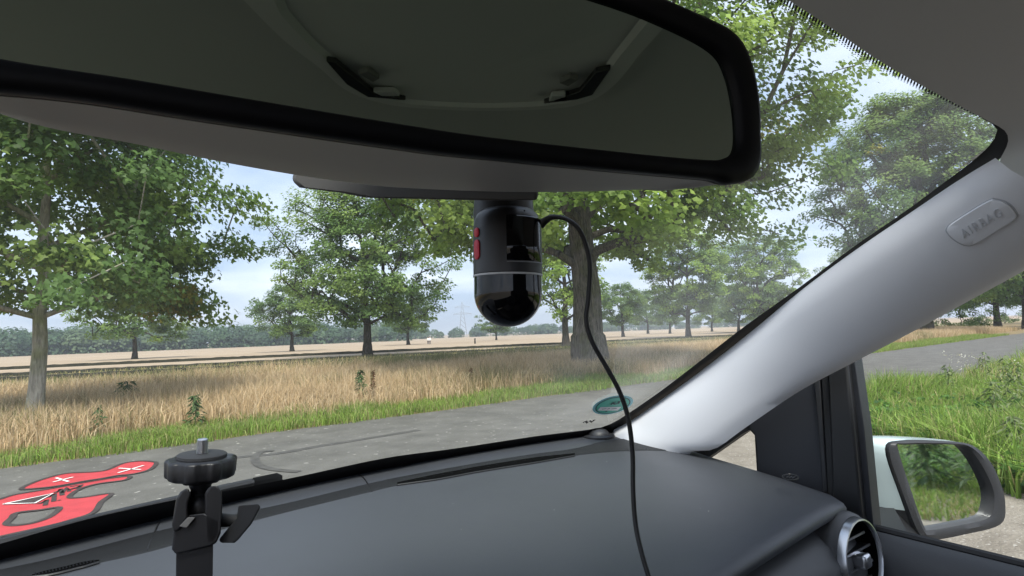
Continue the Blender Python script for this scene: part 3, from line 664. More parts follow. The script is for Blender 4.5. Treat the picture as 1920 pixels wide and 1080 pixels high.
for pts in ([(250, 495), (300, 470), (290, 505)], [(300, 455), (350, 430), (345, 480), (390, 470)], [(350, 425), (390, 400), (400, 440)], [(400, 425), (430, 390), (445, 415)], [(450, 385), (525, 372), (500, 395), (455, 400)], [(430, 408), (470, 398), (520, 380)]):
    ribbon(k, E(pts, 0.0180), 0.045)
k.build('black_lettering', M_blk, em, smooth=False)

# thin summer haze: one closed box round the whole scene
hz = MB().box((350, 900, 33.5), (1900, 2150, 36.5)).build('haze', bpy.data.materials.new('haze'), smooth=False); tag(hz, 'thin summer haze over the fields', kind='stuff')
mh = hz.data.materials[0]; mh.use_nodes = True; th = mh.node_tree; th.nodes.clear(); ho = th.nodes.new('ShaderNodeOutputMaterial'); pv = th.nodes.new('ShaderNodeVolumePrincipled')
pv.inputs['Color'].default_value = (0.88, 0.93, 1.0, 1); pv.inputs['Density'].default_value = 0.00055; pv.inputs['Anisotropy'].default_value = 0.2; th.links.new(pv.outputs[0], ho.inputs['Volume'])

# ================================================================== CAR
car = empty('car', (0.2, 0.0, 0.0), 'interior of the parked car with grey dashboard, pale pillar and mirrors', 'car')
M_dash = mat('dash_vinyl', (0.048, 0.052, 0.060), 0.46, spec=0.5, bump=0.12, bscale=900)
t_ = M_dash.node_tree; n_ = t_.nodes.new('ShaderNodeTexNoise'); n_.inputs['Scale'].default_value = 150; n_.inputs['Detail'].default_value = 1
c_ = t_.nodes.new('ShaderNodeTexCoord'); t_.links.new(c_.outputs['Object'], n_.inputs['Vector']); r_ = t_.nodes.new('ShaderNodeValToRGB'); r_.color_ramp.elements[0].position = 0.815; r_.color_ramp.elements[1].position = 0.835
r_.color_ramp.elements[0].color = (0.048, 0.052, 0.060, 1); r_.color_ramp.elements[1].color = (0.35, 0.35, 0.34, 1); t_.links.new(n_.outputs['Fac'], r_.inputs['Fac']); t_.links.new(r_.outputs['Color'], t_.nodes['Principled BSDF'].inputs['Base Color'])
n_ = t_.nodes.new('ShaderNodeTexNoise'); n_.inputs['Scale'].default_value = 7; n_.inputs['Detail'].default_value = 5; t_.links.new(c_.outputs['Object'], n_.inputs['Vector']); r_ = t_.nodes.new('ShaderNodeMapRange'); r_.inputs[3].default_value = 0.38; r_.inputs[4].default_value = 0.56
t_.links.new(n_.outputs['Fac'], r_.inputs[0]); t_.links.new(r_.outputs[0], t_.nodes['Principled BSDF'].inputs['Roughness'])
M_dash2 = mat('dash_lower', (0.05, 0.051, 0.054), 0.5, spec=0.45, bump=0.12, bscale=900)
M_black = mat('black_plastic', (0.014, 0.0145, 0.016), 0.45); M_frit = mat('black_frit', (0.004, 0.004, 0.005), 0.5, spec=0.15)
M_trim = mat('pillar_trim', (0.71, 0.715, 0.735), 0.6, spec=0.35, bump=0.05, bscale=1200)
M_head = mat('headliner_fabric', (0.58, 0.575, 0.555), 0.95, spec=0.1, bump=0.2, bscale=1500)
M_glass = glass_mat('windscreen_glass', tint=(0.94, 0.97, 0.945), dust=0.006, edge=0.055); M_sglass = glass_mat('side_glass', tint=(0.95, 0.97, 0.96), dust=0.012)
M_chrome = mat('satin_chrome', (0.60, 0.61, 0.63), 0.28, 1.0); M_rubber = mat('rubber_seal', (0.012, 0.012, 0.013), 0.6)
M_darkgrey = mat('dark_grey_plastic', (0.022, 0.023, 0.026), 0.5)

# windscreen surface: bottom curve B, top curve T
Bp = [on_z(*q, 1.405) for q in ((1143, 807), (1131, 808), (895, 843), (754, 866), (650, 888), (540, 915), (330, 955), (150, 1003), (0, 1042))]
Bx = A([p[0] for p in Bp]); By = A([p[1] for p in Bp]); cf = np.polyfit(Bx, By, 3)
def yb(x):
    if x > 0.92: return np.polyval(cf, 0.92) + (x - 0.92) * (np.polyval(cf, 0.92) - np.polyval(cf, 0.9)) / 0.02
    return np.polyval(cf, x) if x > 0.0 else np.polyval(cf, 0.0) + 0.16 * x - 0.25 * x * x
B = [A([x, yb(x), 1.405]) for x in np.linspace(1.12, -0.55, 40)]
tz = [((1885, 222), 1.787), ((1785, 188), 1.797), ((1625, 100), 1.805), ((1480, 0), 1.812)]
T4 = [on_z(*q, z) for q, z in tz]; e0 = T4[0] + (T4[0] - T4[1]) * 2.2 + A([0.02, -0.02, -0.02])
Tl = [e0] + T4 + [T4[-1] + A([-0.18, 0.012, 0.008]), T4[-1] + A([-0.45, 0.006, 0.009]), T4[-1] + A([-0.80, -0.04, 0.004])]
T = resample(crom(Tl, 6), 40)
rows = []
for s in np.linspace(-0.14, 1.16, 18):
    rows.append([b * (1 - s) + t * s + A([0.0, 0.012, 0.016]) * 4 * s * (1 - s) for b, t in zip(B, T)])
gl = MB().grid(rows); GB = gl.bvh()
screen = gl.build('windscreen', M_glass, car)
def on_glass(px, py, off=0.0):
    p, n = hit(GB, px, py)
    if p is None: return on_d(px, py, 0.8)
    return p + n * off
# black frit band
inner = [(-60, 1030), (0, 1015), (160, 970), (330, 933), (450, 912), (560, 890), (721, 856), (847, 839), (1000, 816), (1090, 805), (1131, 798), (1150, 789), (1168, 779), (1235, 733), (1303, 681), (1390, 613), (1500, 534), (1600, 459), (1690, 397), (1778, 332), (1835, 288), (1862, 258), (1868, 240), (1862, 230), (1840, 220)]
outer = [(-60, 1070), (0, 1052), (160, 1012), (330, 968), (450, 942), (560, 922), (721, 886), (847, 864), (1000, 838), (1090, 826), (1140, 822), (1172, 818), (1200, 790), (1262, 743), (1335, 690), (1424, 622), (1515, 548), (1615, 472), (1722, 398), (1806, 340), (1872, 296), (1892, 262), (1894, 238), (1885, 222), (1850, 206)]
inner = resample(crom([A(q, float) for q in inner], 5), 120); outer = resample(crom([A(q, float) for q in outer], 5), 120)
MB().grid([[on_glass(*q, 0.0025) for q in inner], [on_glass(*q, 0.0025) for q in outer]]).build('frit_band', M_frit, screen)
# dotted fringe under the header
edge = resample(crom([A(q, float) for q in ((1440, -30), (1480, 0), (1550, 43), (1625, 100), (1710, 150), (1785, 190), (1840, 218))], 6), 76)
k = MB()
for i in range(0, 76):
    a = edge[i]; tl = 20 * (1 - i / 84)
    for s0, s1, w in ((-6, tl * 0.55, 1.9), (tl * 0.62, tl * 0.82, 1.5), (tl * 0.92, tl * 1.05, 1.1)):
        if i > 58 and s0 > 0: continue
        dv = A([-0.35, 1.0]); q = [a + dv * s0 + A([-w, 0]), a + dv * s0 + A([w, 0]), a + dv * s1 + A([w, 0]), a + dv * s1 + A([-w, 0])]
        k.add([on_glass(*p, 0.0025) for p in q], [(0, 1, 2, 3)])
k.build('frit_dots', M_frit, screen, smooth=False, kind='stuff')
# headliner with the right roof corner
fe_ = [(1440, -30), (1480, -2), (1550, 41), (1625, 97), (1710, 147), (1785, 187), (1858, 226), (1884, 238), (1890, 258), (1880, 280), (1864, 304)]
Fh = [on_glass(*q, 0.004) for q in fe_]
Lh = [T[j] + A([0, -0.006, -0.004]) for j in range(39, 0, -1) if T[j][0] < Fh[0][0] - 0.06]
front = Lh + Fh; nf_ = len(front)
seam = on_x(1990, 376, 0.865); rows = [front]
crn = [on_x(1990, 362, 0.862) * 1.0]
def hrow(yoff, zadd, mixc):
    row = []
    for i, p in enumerate(front):
        if i < len(Lh) + 5:
            row.append(A([p[0], p[1] - yoff, min(1.845, p[2] + zadd)]))
        else:
            t = (i - (len(Lh) + 4)) / (nf_ - 1 - (len(Lh) + 4)); base_ = front[len(Lh) + 4]
            tgt = A([base_[0] * (1 - t) + 0.885 * t, p[1] - yoff * (0.75 + 0.25 * (1 - t)), min(1.845, base_[2] + zadd) * (1 - t * t) + (seam[2] + 0.012) * t * t])
            row.append(tgt)
    return row
rows += [hrow(0.02, 0.004, 0), hrow(0.07, 0.014, 0), hrow(0.16, 0.027, 0), hrow(0.4, 0.036, 0), hrow(0.9, 0.04, 0), hrow(1.5, 0.04, 0)]
rows[1][-1] = on_x(1895, 322, 0.80); rows[2][-1] = on_x(1935, 345, 0.835); rows[3][-1] = seam
headl = MB().grid(rows).build('headliner', M_head, car, sub=1)

# right pillar trim
fpx = [(1090, 850), (1143, 807), (1182, 783), (1250, 735), (1323, 681), (1410, 612), (1500, 537), (1600, 462), (1705, 390), (1790, 332), (1862, 288)]
rpx = [(1225, 900), (1290, 852), (1340, 842), (1396, 803), (1495, 736), (1590, 685), (1700, 628), (1810, 568), (1920, 508), (2020, 452), (2120, 395)]
Fr = [on_glass(*q, 0.006) for q in fpx]; Fr[0] = Fr[1] + A([0.0, 0.01, -0.05])
Rr = [on_x(*q, 0.905 - 0.045 * i / 10) for i, q in enumerate(rpx)]
Rr[0] = Rr[1] + A([0.01, 0.01, -0.06])
FrC, RrC = resample(crom(Fr, 6), 40), resample(crom(Rr, 6), 40)
rows = []
for w in np.linspace(0, 1, 11):
    row = []
    for f, r_ in zip(FrC, RrC):
        ax_ = r_ - f; tt = A([-0.25, -0.8, 0.5]); nrm = np.cross(ax_, tt); nrm /= np.linalg.norm(nrm)
        if np.dot(nrm, A([-1.0, -0.4, 0.3])) < 0: nrm = -nrm
        row.append(f + ax_ * w + nrm * (0.026 * math.sin(math.pi * w ** 0.95) ** 0.6 if 0 < w < 1 else 0))
    rows.append(row)
rows.append([r_ + A([0.012, 0.010, -0.003]) for r_ in RrC]); rows.append([r_ + A([0.03, 0.03, -0.004]) for r_ in RrC])
pm = MB().grid(rows); PB = pm.bvh(); pillar = pm.build('pillar_trim', M_trim, car, angle=60)
# airbag badge on the pillar: rounded pad, groove, raised letters
pc, pn = hit(PB, 1840, 415); pa, _ = hit(PB, 1880, 393); pb_, _ = hit(PB, 1800, 437)
ex = pa - pb_; ex /= np.linalg.norm(ex); ey = np.cross(pn, ex); ey /= np.linalg.norm(ey)
if np.dot(ey, CU) < 0: ey = -ey
bad_px = crom([A(q, float) for q in ((1776, 428), (1790, 414), (1850, 377), (1868, 374), (1890, 382), (1904, 398), (1904, 408), (1880, 424), (1830, 455), (1812, 459), (1793, 451), (1779, 438))], 5, closed=True)
def pil(px, py, off):
    p, n = hit(PB, px, py); return p + n * off
bc = A([1840, 416.0]); bp = [A(q) for q in bad_px]
MB().grid([[pil(*(bc + (q - bc) * s), o) for q in bp] for s, o in ((1.055, -0.0005), (1.04, 0.0007), (1.0, 0.0009), (0.995, 0.0006))], closed=True).build('badge_groove', mat('trim_groove', (0.42, 0.43, 0.45), 0.7), pillar)
badge = MB().grid([[pil(*(bc + (q - bc) * s), o) for q in bp] for s, o in ((0.99, 0.0005), (0.985, 0.0022), (0.95, 0.0030), (0.6, 0.0033), (0.02, 0.0034))], closed=True).build('airbag_badge', M_trim, pillar)
fc_ = bpy.data.curves.new('lettering', 'FONT'); fc_.body = 'AIRBAG'; fc_.size = 1.0; fc_.space_character = 1.25; fc_.extrude = 0.02; fc_.resolution_u = 3
tmp = bpy.data.objects.new('tmp', fc_); COL.objects.link(tmp); dg = bpy.context.evaluated_depsgraph_get()
tme = bpy.data.meshes.new_from_object(tmp.evaluated_get(dg)); bpy.data.objects.remove(tmp)
tv = A([v.co[:] for v in tme.vertices]); tv[:, 0] -= (tv[:, 0].max() + tv[:, 0].min()) / 2; tv[:, 1] -= 0.35
q0, q1 = A([1803, 437.0]), A([1876, 394.0]); du = (q1 - q0) / (tv[:, 0].max() - tv[:, 0].min()); dvv = A([-du[1], du[0]]) * -1
if dvv[1] > 0: dvv = -dvv
dvv = dvv * 1.15
lm = MB(); lm.add([pil(*((q0 + q1) / 2 + du * v[0] + dvv * v[1]), 0.0036 + 0.0009 * (v[2] > 0)) for v in tv], [tuple(p.vertices) for p in tme.polygons])
lm.build('airbag_lettering', mat('raised_letters', (0.54, 0.55, 0.575), 0.6), pillar, smooth=False)

# dashboard top
xs = np.linspace(-0.6, 0.945, 60)
lipY = lambda x: 0.343 + 0.05 * np.clip((x - 0.46) / 0.47, 0, 1.0) * 0.45 + 0.10 * max(0, (x - 0.90) / 0.045) ** 2
def dash_z(x, t):      # t 0 at the windscreen, 1 at the lip
    z = 1.400 - 0.026 * t - 0.014 * t ** 3
    return z - 0.012 * np.clip((x - 0.80) / 0.145, 0, 1) ** 2 * t
rows = []
for t in np.linspace(-0.05, 1, 26):
    rows.append([A([x, yb(x) * (1 - t) + lipY(x) * t, dash_z(x, t)]) for x in xs])
for dy_, dz_ in ((-0.008, -0.004), (-0.012, -0.010), (-0.011, -0.018), (-0.004, -0.024), (0.012, -0.026)):
    rows.append([A([x, lipY(x) + dy_, dash_z(x, 1) + dz_]) for x in xs])
dm = MB().grid(rows); DB = dm.bvh()
# right end face
dash = dm.build('dashboard', M_dash, car, angle=70)
dend = [r_[-1] for r_ in rows]
MB().grid([dend, [p + A([0.014, 0.0, -0.012]) for p in dend], [p + A([0.016, 0, -0.06]) for p in dend]]).build('dash_end_cap', M_dash, dash)
def on_dash(px, py, off=0.0):
    p, n = hit(DB, px, py)
    return (p + n * off) if p is not None else on_z(px, py, 1.39 + off)
# fascia below the lip
prof = [(0.050, -0.024), (0.030, -0.030), (0.004, -0.035), (-0.014, -0.046), (-0.026, -0.066), (-0.031, -0.095), (-0.030, -0.16), (-0.010, -0.30), (0.08, -0.5)]
fx = np.linspace(-0.6, 0.99, 50)
rows = [[A([x, lipY(min(x, 0.9)) + a + 0.035 * max(0, (x - 0.90) / 0.09) ** 2, dash_z(min(x, 0.945), 1) + b - 0.03 * max(0, (x - 0.86) / 0.13) ** 2]) for x in fx] for a, b in prof]
fm = MB().grid(rows); FB = fm.bvh(); fascia = fm.build('lower_fascia', M_dash2, dash)
# ribbed strip, defroster slots, seams, sensor
M_rib = mat('ribbed_vinyl', (0.05, 0.052, 0.056), 0.5, bump=0.1, bscale=900)
t_ = M_rib.node_tree; wv = t_.nodes.new('ShaderNodeTexWave'); wv.inputs['Scale'].default_value = 420; wv.bands_direction = 'X'; tcn = t_.nodes.new('ShaderNodeTexCoord'); t_.links.new(tcn.outputs['Object'], wv.inputs['Vector'])
bpn = t_.nodes.new('ShaderNodeBump'); bpn.inputs['Strength'].default_value = 1.0; bpn.inputs['Distance'].default_value = 0.004; t_.links.new(wv.outputs['Fac'], bpn.inputs['Height']); t_.links.new(bpn.outputs[0], t_.nodes['Principled BSDF'].inputs['Normal'])
def strip(up_, lo_, off, name, m, n=90, parent=None):
    a = resample(crom([A(q, float) for q in up_], 5), n); b = resample(crom([A(q, float) for q in lo_], 5), n)
    rows = [[on_dash(*(p * (1 - s) + q * s), off * (0.0 if s in (0, 1) else 1)) for p, q in zip(a, b)] for s in (0, 0.04, 0.35, 0.65, 0.96, 1)]
    return MB().grid(rows).build(name, m, parent or dash)
strip([(-80, 1085), (90, 1050), (280, 1000), (420, 969), (540, 944), (664, 914), (745, 896), (900, 868), (1000, 852), (1075, 842), (1140, 826), (1200, 824), (1262, 842)],
      [(-80, 1110), (90, 1075), (280, 1035), (420, 992), (540, 960), (697, 922), (745, 911), (900, 883), (1000, 866), (1075, 855), (1140, 848), (1200, 845), (1290, 846)], 0.0012, 'ribbed_strip', M_rib)
M_slot = mat('slot_black', (0.002, 0.002, 0.002), 0.9, spec=0.05)
def slot(pts, w0):
    a = resample(crom([A(q, float) for q in pts], 5), 40)
    up_ = [q - A([0, w0 * min(1, 0.35 + 3 * min(i, 39 - i) / 39)]) for i, q in enumerate(a)]; lo_ = [q + A([0, w0 * min(1, 0.35 + 3 * min(i, 39 - i) / 39)]) for i, q in enumerate(a)]
    o = MB().grid([[on_dash(*q, 0.0018) for q in up_], [on_dash(*q, 0.0018) for q in lo_]]).build('defroster_slot', M_slot, dash)
    c = MB()
    for i in range(2, 38, 2):
        p = on_dash(*a[i], 0.0022); c.box(p, (0.0005, 0.0035, 0.0003))
    c.build('slot_fins', M_frit, o, smooth=False, kind='stuff')
    r2 = MB(); r2.tube([on_dash(*(q + A([0, 1.5])), 0.0014) for q in lo_], 0.0012, n=6); r2.build('slot_rim', M_black, o)
slot([(745, 908), (830, 893), (900, 880), (1000, 864), (1078, 853)], 4.2)
slot([(60, 1082), (110, 1072), (150, 1062), (186, 1054)], 4.0)
for pts in (((276, 1034), (284, 1012), (300, 976)), ((662, 886), (682, 897), (698, 922))):
    MB().tube([on_dash(*q, 0.0008) for q in crom([A(p, float) for p in pts], 4)], 0.0009, n=6).build('dash_seam', M_black, dash)
sp = on_dash(1122, 818, 0.0); 
sens = MB(); sens.lathe(sp + A([0, 0, -0.001]), [(0.030, 0), (0.0305, 0.003), (0.027, 0.005), (0.0215, 0.0055), (0.0205, 0.0045)], n=40); sens.build('sensor_rim', M_darkgrey, dash)
MB().lathe(sp, [(0.0205, 0.003), (0.019, 0.008), (0.014, 0.0125), (0.007, 0.0148), (0.0001, 0.0155)], n=32).build('sensor_dome', M_darkgrey, dash)
# little moulded mark at the right end of the pad
mk = crom([A(q, float) for q in ((1467, 893), (1478, 889), (1492, 891), (1497, 896), (1488, 900), (1474, 899))], 3, closed=True); mk.append(mk[0])
MB().tube([on_dash(*q, 0.0006) for q in mk], 0.0009, n=5).build('airbag_mark', M_black, dash)
q = MB()
for a_, b_ in (((1474, 896), (1480, 892)), ((1479, 896), (1485, 893)), ((1485, 897), (1491, 893))): q.tube([on_dash(*a_, 0.0006), on_dash(*b_, 0.0006)], 0.0008, n=5)
q.build('airbag_mark', M_black, dash)
# round air vent
vc = hit(FB, 1600, 1045)[0]; vc = A([0.868, vc[1] - 0.004, 1.288]) if vc is not None else A([0.868, 0.31, 1.288])
vax = A([-0.06, -1.0, 0.10]); vax /= np.linalg.norm(vax)
vent = MB().lathe(vc, [(0.0478, -0.004), (0.0482, 0.006), (0.0492, 0.0095), (0.0512, 0.0092), (0.0528, 0.004), (0.0530, -0.02)], n=56, ax=vax).build('air_vent', M_chrome, dash)
MB().lathe(vc, [(0.0481, 0.004), (0.0462, 0.0035), (0.0440, -0.004), (0.041, -0.02), (0.034, -0.045), (0.0001, -0.05)], n=40, ax=vax).build('vent_bowl', M_slot, vent)
vx = np.cross(vax, A([0, 0, 1.0])); vx /= np.linalg.norm(vx); vz = np.cross(vx, vax)
for hz_ in (-0.028, -0.010, 0.010, 0.028):
    L = math.sqrt(0.042 ** 2 - hz_ ** 2); MB().box(vc + vz * hz_ - vax * 0.012, (L, 0.011, 0.0011), (vx, vax, vz)).build('vent_vane', M_black, vent, bevel=0.0006)
    MB().box(vc + vz * hz_ - vax * 0.001, (L, 0.0008, 0.0014), (vx, vax, vz)).build('vane_edge', M_chrome, vent)
MB().box(vc + vax * 0.004, (0.009, 0.010, 0.009), (vx, vax, vz)).build('vent_knob', M_chrome, vent, bevel=0.004)
MB().lathe(vc, [(0.0535, -0.02), (0.0535, -0.001), (0.0575, -0.004), (0.060, -0.012), (0.0605, -0.03)], n=56, ax=vax).build('vent_collar', M_dash2, vent)

# right front corner: quarter panel, seals, window post, door
def px_x(pts, X): return [on_x(*q, X) for q in pts]
door = MB(); dprof = [(0.972, 1.268), (0.966, 1.292), (0.955, 1.297), (0.940, 1.292), (0.925, 1.276), (0.916, 1.25), (0.914, 1.215), (0.905, 1.19), (0.885, 1.165), (0.875, 1.12), (0.89, 0.9), (0.92, 0.6)]
sl = -0.05
rows = [[A([a + 0.012, y_, b + sl * (0.3 - y_)]) for y_ in np.linspace(0.46, -1.3, 24)] for a, b in dprof]
door = door.grid(rows).build('door', M_dash2, car)
MB().tube([A([0.975, y_, 1.298 + sl * (0.3 - y_)]) for y_ in np.linspace(0.44, -1.3, 12)], 0.006, n=8).build('window_seal', M_rubber, door)
panel_px = [(1404, 780), (1412, 766), (1600, 660), (1620, 800), (1640, 1010), (1420, 1010), (1421, 868), (1418, 830), (1414, 812), (1406, 804)]
MB().prism(px_x(panel_px, 0.962), (0.03, 0.0, 0)).build('quarter_panel', mat('quarter_panel_plastic', (0.020, 0.022, 0.028), 0.5), door, bevel=0.001)
# frame round the little quarter window
qf_out = [(1240, 925), (1300, 830), (1420, 760), (1440, 790), (1440, 930)]; qf_in = [(1290, 885), (1394, 812), (1406, 806), (1415, 816), (1421, 915)]
qf = MB(); X = 0.967; o_, i_ = px_x(qf_out, X), px_x(qf_in, X); qf.grid([o_ + [o_[0]], i_ + [i_[0]]]); qf.grid([i_ + [i_[0]], [p + A([0.02, 0, 0]) for p in i_ + [i_[0]]]]); qf.build('quarter_window_frame', M_rubber, door, smooth=False)
MB().poly(px_x([(1280, 890), (1396, 805), (1412, 800), (1424, 815), (1430, 925)], 0.985)).build('quarter_glass', M_sglass, door, smooth=False)
for pts, X, m_, nm in (([(1525, 700), (1536, 694), (1552, 925), (1542, 921)], 0.957, M_darkgrey, 'seal_strip'), ([(1539, 692), (1553, 688), (1565, 940), (1552, 930)], 0.955, M_rubber, 'seal_strip')):
    MB().prism(px_x(pts, X), (0.01, 0, 0)).build(nm, m_, door, bevel=0.002)
MB().prism(px_x([(1553, 690), (1588, 676), (1601, 800), (1620, 1000), (1562, 1000), (1560, 925)], 0.948), (0.035, 0, 0)).build('window_post', M_black, door, bevel=0.004)
g = MB(); zs_ = np.linspace(1.27, 1.78, 8); g.grid([[A([1.0 - 0.10 * max(0, (z_ - 1.3)) / 0.45, y_, z_]) for y_ in (0.345, 0.2, -0.2, -0.7, -1.2)] for z_ in zs_]); g.build('side_window', M_sglass, door)

# outer mirror
mn = A([-0.50, -0.865, 0.06]); mn /= np.linalg.norm(mn); mo = on_x(1745, 910, 1.25)
def om(px, py, off=0.0): return on_plane(px, py, mo, mn) + mn * off
gpx = crom([A(q, float) for q in ((1687, 842), (1700, 837), (1790, 837), (1812, 846), (1836, 880), (1853, 922), (1851, 955), (1838, 970), (1790, 981), (1742, 989), (1732, 982), (1712, 925))], 5, closed=True)
opx = crom([A(q, float) for q in ((1664, 842), (1694, 826), (1770, 827), (1818, 834), (1852, 864), (1872, 905), (1881, 945), (1872, 982), (1810, 1000), (1745, 1011), (1720, 999), (1690, 925))], 5, closed=True)
omir = MB(); gq = A([1770, 912.0]); gpts = [om(*(gq + (q - gq) * A([1.06, 1.03]))) for q in gpx]; opts = [om(*q) for q in opx]; gc = sum(gpts) / len(gpts)
back = A([-0.05, 1.0, 0.02])
frame_rows = [[gc + (p - gc) * 1.0 - mn * 0.010 for p in gpts], [gc + (p - gc) * 1.02 + mn * 0.004 for p in gpts], [p * 0.5 + q_ * 0.5 + mn * 0.007 for p, q_ in zip(gpts, opts)], [p + mn * 0.004 for p in opts], [p - mn * 0.006 for p in opts]]
side_mirror = omir.grid(frame_rows, closed=True).build('side_mirror', M_darkgrey, car)
MB().poly([gc + (p - gc) * 1.01 - mn * 0.009 for p in gpts]).build('mirror_glass', gloss_mat('mirror_silver', (0.80, 0.83, 0.82)), side_mirror, smooth=False)
M_paint = mat('mint_paint', (0.52, 0.63, 0.64), 0.25, coat=0.8)
oc = sum(opts) / len(opts)
def shell(sel, m_, nm):
    rws = []
    for s_, d_ in ((1.0, 0.004), (1.02, 0.02), (1.02, 0.05), (0.97, 0.085), (0.85, 0.115), (0.6, 0.135), (0.02, 0.143)):
        rws.append([oc + (p - oc) * s_ + back * d_ for p in opts])
    n_ = len(opts); mbx = MB()
    for i in range(len(rws) - 1):
        for j in range(n_):
            k_ = (j + 1) % n_; c_ = (rws[i][j] + rws[i + 1][k_]) / 2
            if sel(c_): mbx.add([rws[i][j], rws[i][k_], rws[i + 1][k_], rws[i + 1][j]], [(0, 1, 2, 3)])
    return mbx.build(nm, m_, side_mirror)
zc = om(1690, 952)[2] 
shell(lambda c_: c_[2] > zc, M_paint, 'mirror_cap'); shell(lambda c_: c_[2] <= zc, M_black, 'mirror_base')
# foot that carries the mirror on the door
ft = MB(); f1 = [om(1700, 955, -0.03), om(1740, 1004, -0.012), om(1760, 1004, -0.06), om(1715, 955, -0.08)]
f2 = [A([0.985, 0.30, p[2] + dz_]) for p, dz_ in zip(f1, (0.01, -0.012, -0.012, 0.01))]; f2[2][1] += 0.11; f2[3][1] += 0.11
ft.grid([f1 + [f1[0]], f2 + [f2[0]]]); ft.build('mirror_foot', M_black, side_mirror)

# interior mirror
nn = A([-.25, -.968, -.05]); nn /= np.linalg.norm(nn); mp0 = on_d(1380, 300, .26); au = A([-nn[1], nn[0], 0]); au /= np.linalg.norm(au); av = np.cross(nn, au)
if av[2] < 0: av = -av
def to_uv(px, py): q_ = on_plane(px, py, mp0, nn) - mp0; return A([np.dot(q_, au), np.dot(q_, av)])
right = [to_uv(*q) for q in ((920, 259), (1180, 288), (1315, 300), (1358, 297), (1379, 276), (1378, 210), (1363, 140), (1335, 96), (1250, 50), (1118, 0))]
ca = -0.135; topv = max(q_[1] for q_ in right) + 0.0015
mir = lambda q_, dv_=0.0: A([2 * ca - q_[0], q_[1] + dv_])
loop = [to_uv(*q) for q in ((0, 112), (250, 151), (500, 193), (750, 234))] + right + [A([ca, topv])] + [mir(right[i]) for i in (9, 8, 7, 6, 5)] + [mir(right[4], 0.003), mir(right[3], 0.0045)]
loop = crom(loop, 6, closed=True); lc = A([ca, (right[0][1] + topv) / 2])
def nrm2(L):
    outn = []
    for i in range(len(L)):
        t = L[(i + 1) % len(L)] - L[i - 1]; n_ = A([t[1], -t[0]]); n_ /= np.linalg.norm(n_) + 1e-12
        if np.dot(n_, L[i] - lc) < 0: n_ = -n_
        outn.append(n_)
    return outn
n2 = nrm2(loop)
def w_(n_): return (0.0068 if n_[1] < 0 else 0.0085) * abs(n_[1]) + 0.0138 * abs(n_[0])
def uv3(q_, off): return mp0 + au * q_[0] + av * q_[1] + nn * off
def ringm(fr, off): return [uv3(q_ + n_ * w_(n_) * fr, off) for q_, n_ in zip(loop, n2)]
rv = MB().grid([ringm(-0.05, -0.003), ringm(0.03, 0.0015), ringm(0.15, 0.0028), ringm(0.75, 0.0028), ringm(0.95, 0.0012), ringm(1.0, -0.002), ringm(0.96, -0.0045)], closed=True)
rear_mirror = rv.build('rearview_mirror', M_frit, car, angle=60)
MB().poly([uv3(q_, -0.0005) for q_ in loop]).build('mirror_glass', gloss_mat('dimmed_mirror', (0.36, 0.43, 0.375), 0.012), rear_mirror, smooth=False)
rs = [ringm(0.99, -0.0045)]
hw = (ca - min(q_[0] for q_ in loop)) + 0.012
def shellrow(fr, s_, v_):
    row = []
    for q_, n_ in zip(loop, n2):
        p_ = q_ + n_ * w_(n_) * fr; k_ = max(0.0, 1 - ((p_[0] - ca) / hw) ** 2) ** 0.75
        row.append(uv3(lc + (p_ - lc) * A([1 - 0.10 * s_, v_]), -0.0045 - s_ * (0.008 + 0.066 * k_)))
    return row
rs += [shellrow(0.97, 0.0, 1.0), shellrow(0.93, 0.04, 1.0), shellrow(0.92, 0.45, 1.0), shellrow(0.90, 0.85, 0.99), shellrow(0.86, 0.95, 0.96), shellrow(0.8, 1.0, 0.88), shellrow(0.8, 1.04, 0.5), shellrow(0.8, 1.05, 0.02)]
MB().grid(rs, closed=True).build('mirror_housing', mat('mirror_housing_grey', (0.34, 0.325, 0.305), 0.55), rear_mirror, angle=60)
# sensor pod behind the mirror on the screen
pod_px = [(545, 338), (560, 352), (640, 362), (685, 371), (900, 376), (1010, 376), (1010, 300), (560, 290)]
pp = [on_d(a, b, 0.30) for a, b in pod_px]
pod = MB().prism(pp, ray(780, 330) * 0.05).build('sensor_pod', mat('pod_grey', (0.085, 0.083, 0.08), 0.6), car, bevel=0.002)

# overhead console reflected in the mirror
def refl(px, py, z=1.8): 
    d = ray(px, py); q_ = on_plane(px, py, mp0, nn); d = d - 2 * np.dot(d, nn) * nn; return q_ + d * ((z - q_[2]) / d[2])
zc_ = 1.836
cpx = [(440, -20), (520, 60), (590, 115), (640, 158), (700, 182), (770, 194), (900, 200), (1040, 196), (1110, 182), (1160, 150), (1205, 95), (1250, 45), (1290, 0)]
cl = crom([refl(*q, zc_) for q in cpx], 4); cc_ = sum(cl) / len(cl); M_cons = mat('console_grey', (0.72, 0.71, 0.68), 0.6)
front_pt = [A([cl[-1][0], 0.13, zc_ - 0.01]), A([cl[0][0], 0.13, zc_ - 0.01])]
clp = cl + front_pt
cb_ = MB(); rr_ = [[p * 1.0 + A([0, 0, 0.03]) for p in clp], [p for p in clp], [cc_ + (p - cc_) * 0.97 + A([0, 0, -0.006]) for p in clp], [cc_ + (p - cc_) * 0.86 + A([0, 0, -0.006]) for p in clp], [cc_ + (p - cc_) * 0.83 + A([0, 0, -0.001]) for p in clp], [cc_ + (p - cc_) * 0.0005 + A([0, 0, -0.001]) for p in clp]]
console = cb_.grid(rr_, closed=True).build('overhead_console', M_cons, headl, angle=35)
M_lens = mat('lamp_lens', (0.03, 0.03, 0.03), 0.25)
def cons_patch(pts, m_, nm, z=-0.009): 
    MB().prism([refl(*q, zc_ + z) for q in pts], (0, 0, 0.006)).build(nm, m_, headl, bevel=0.001)
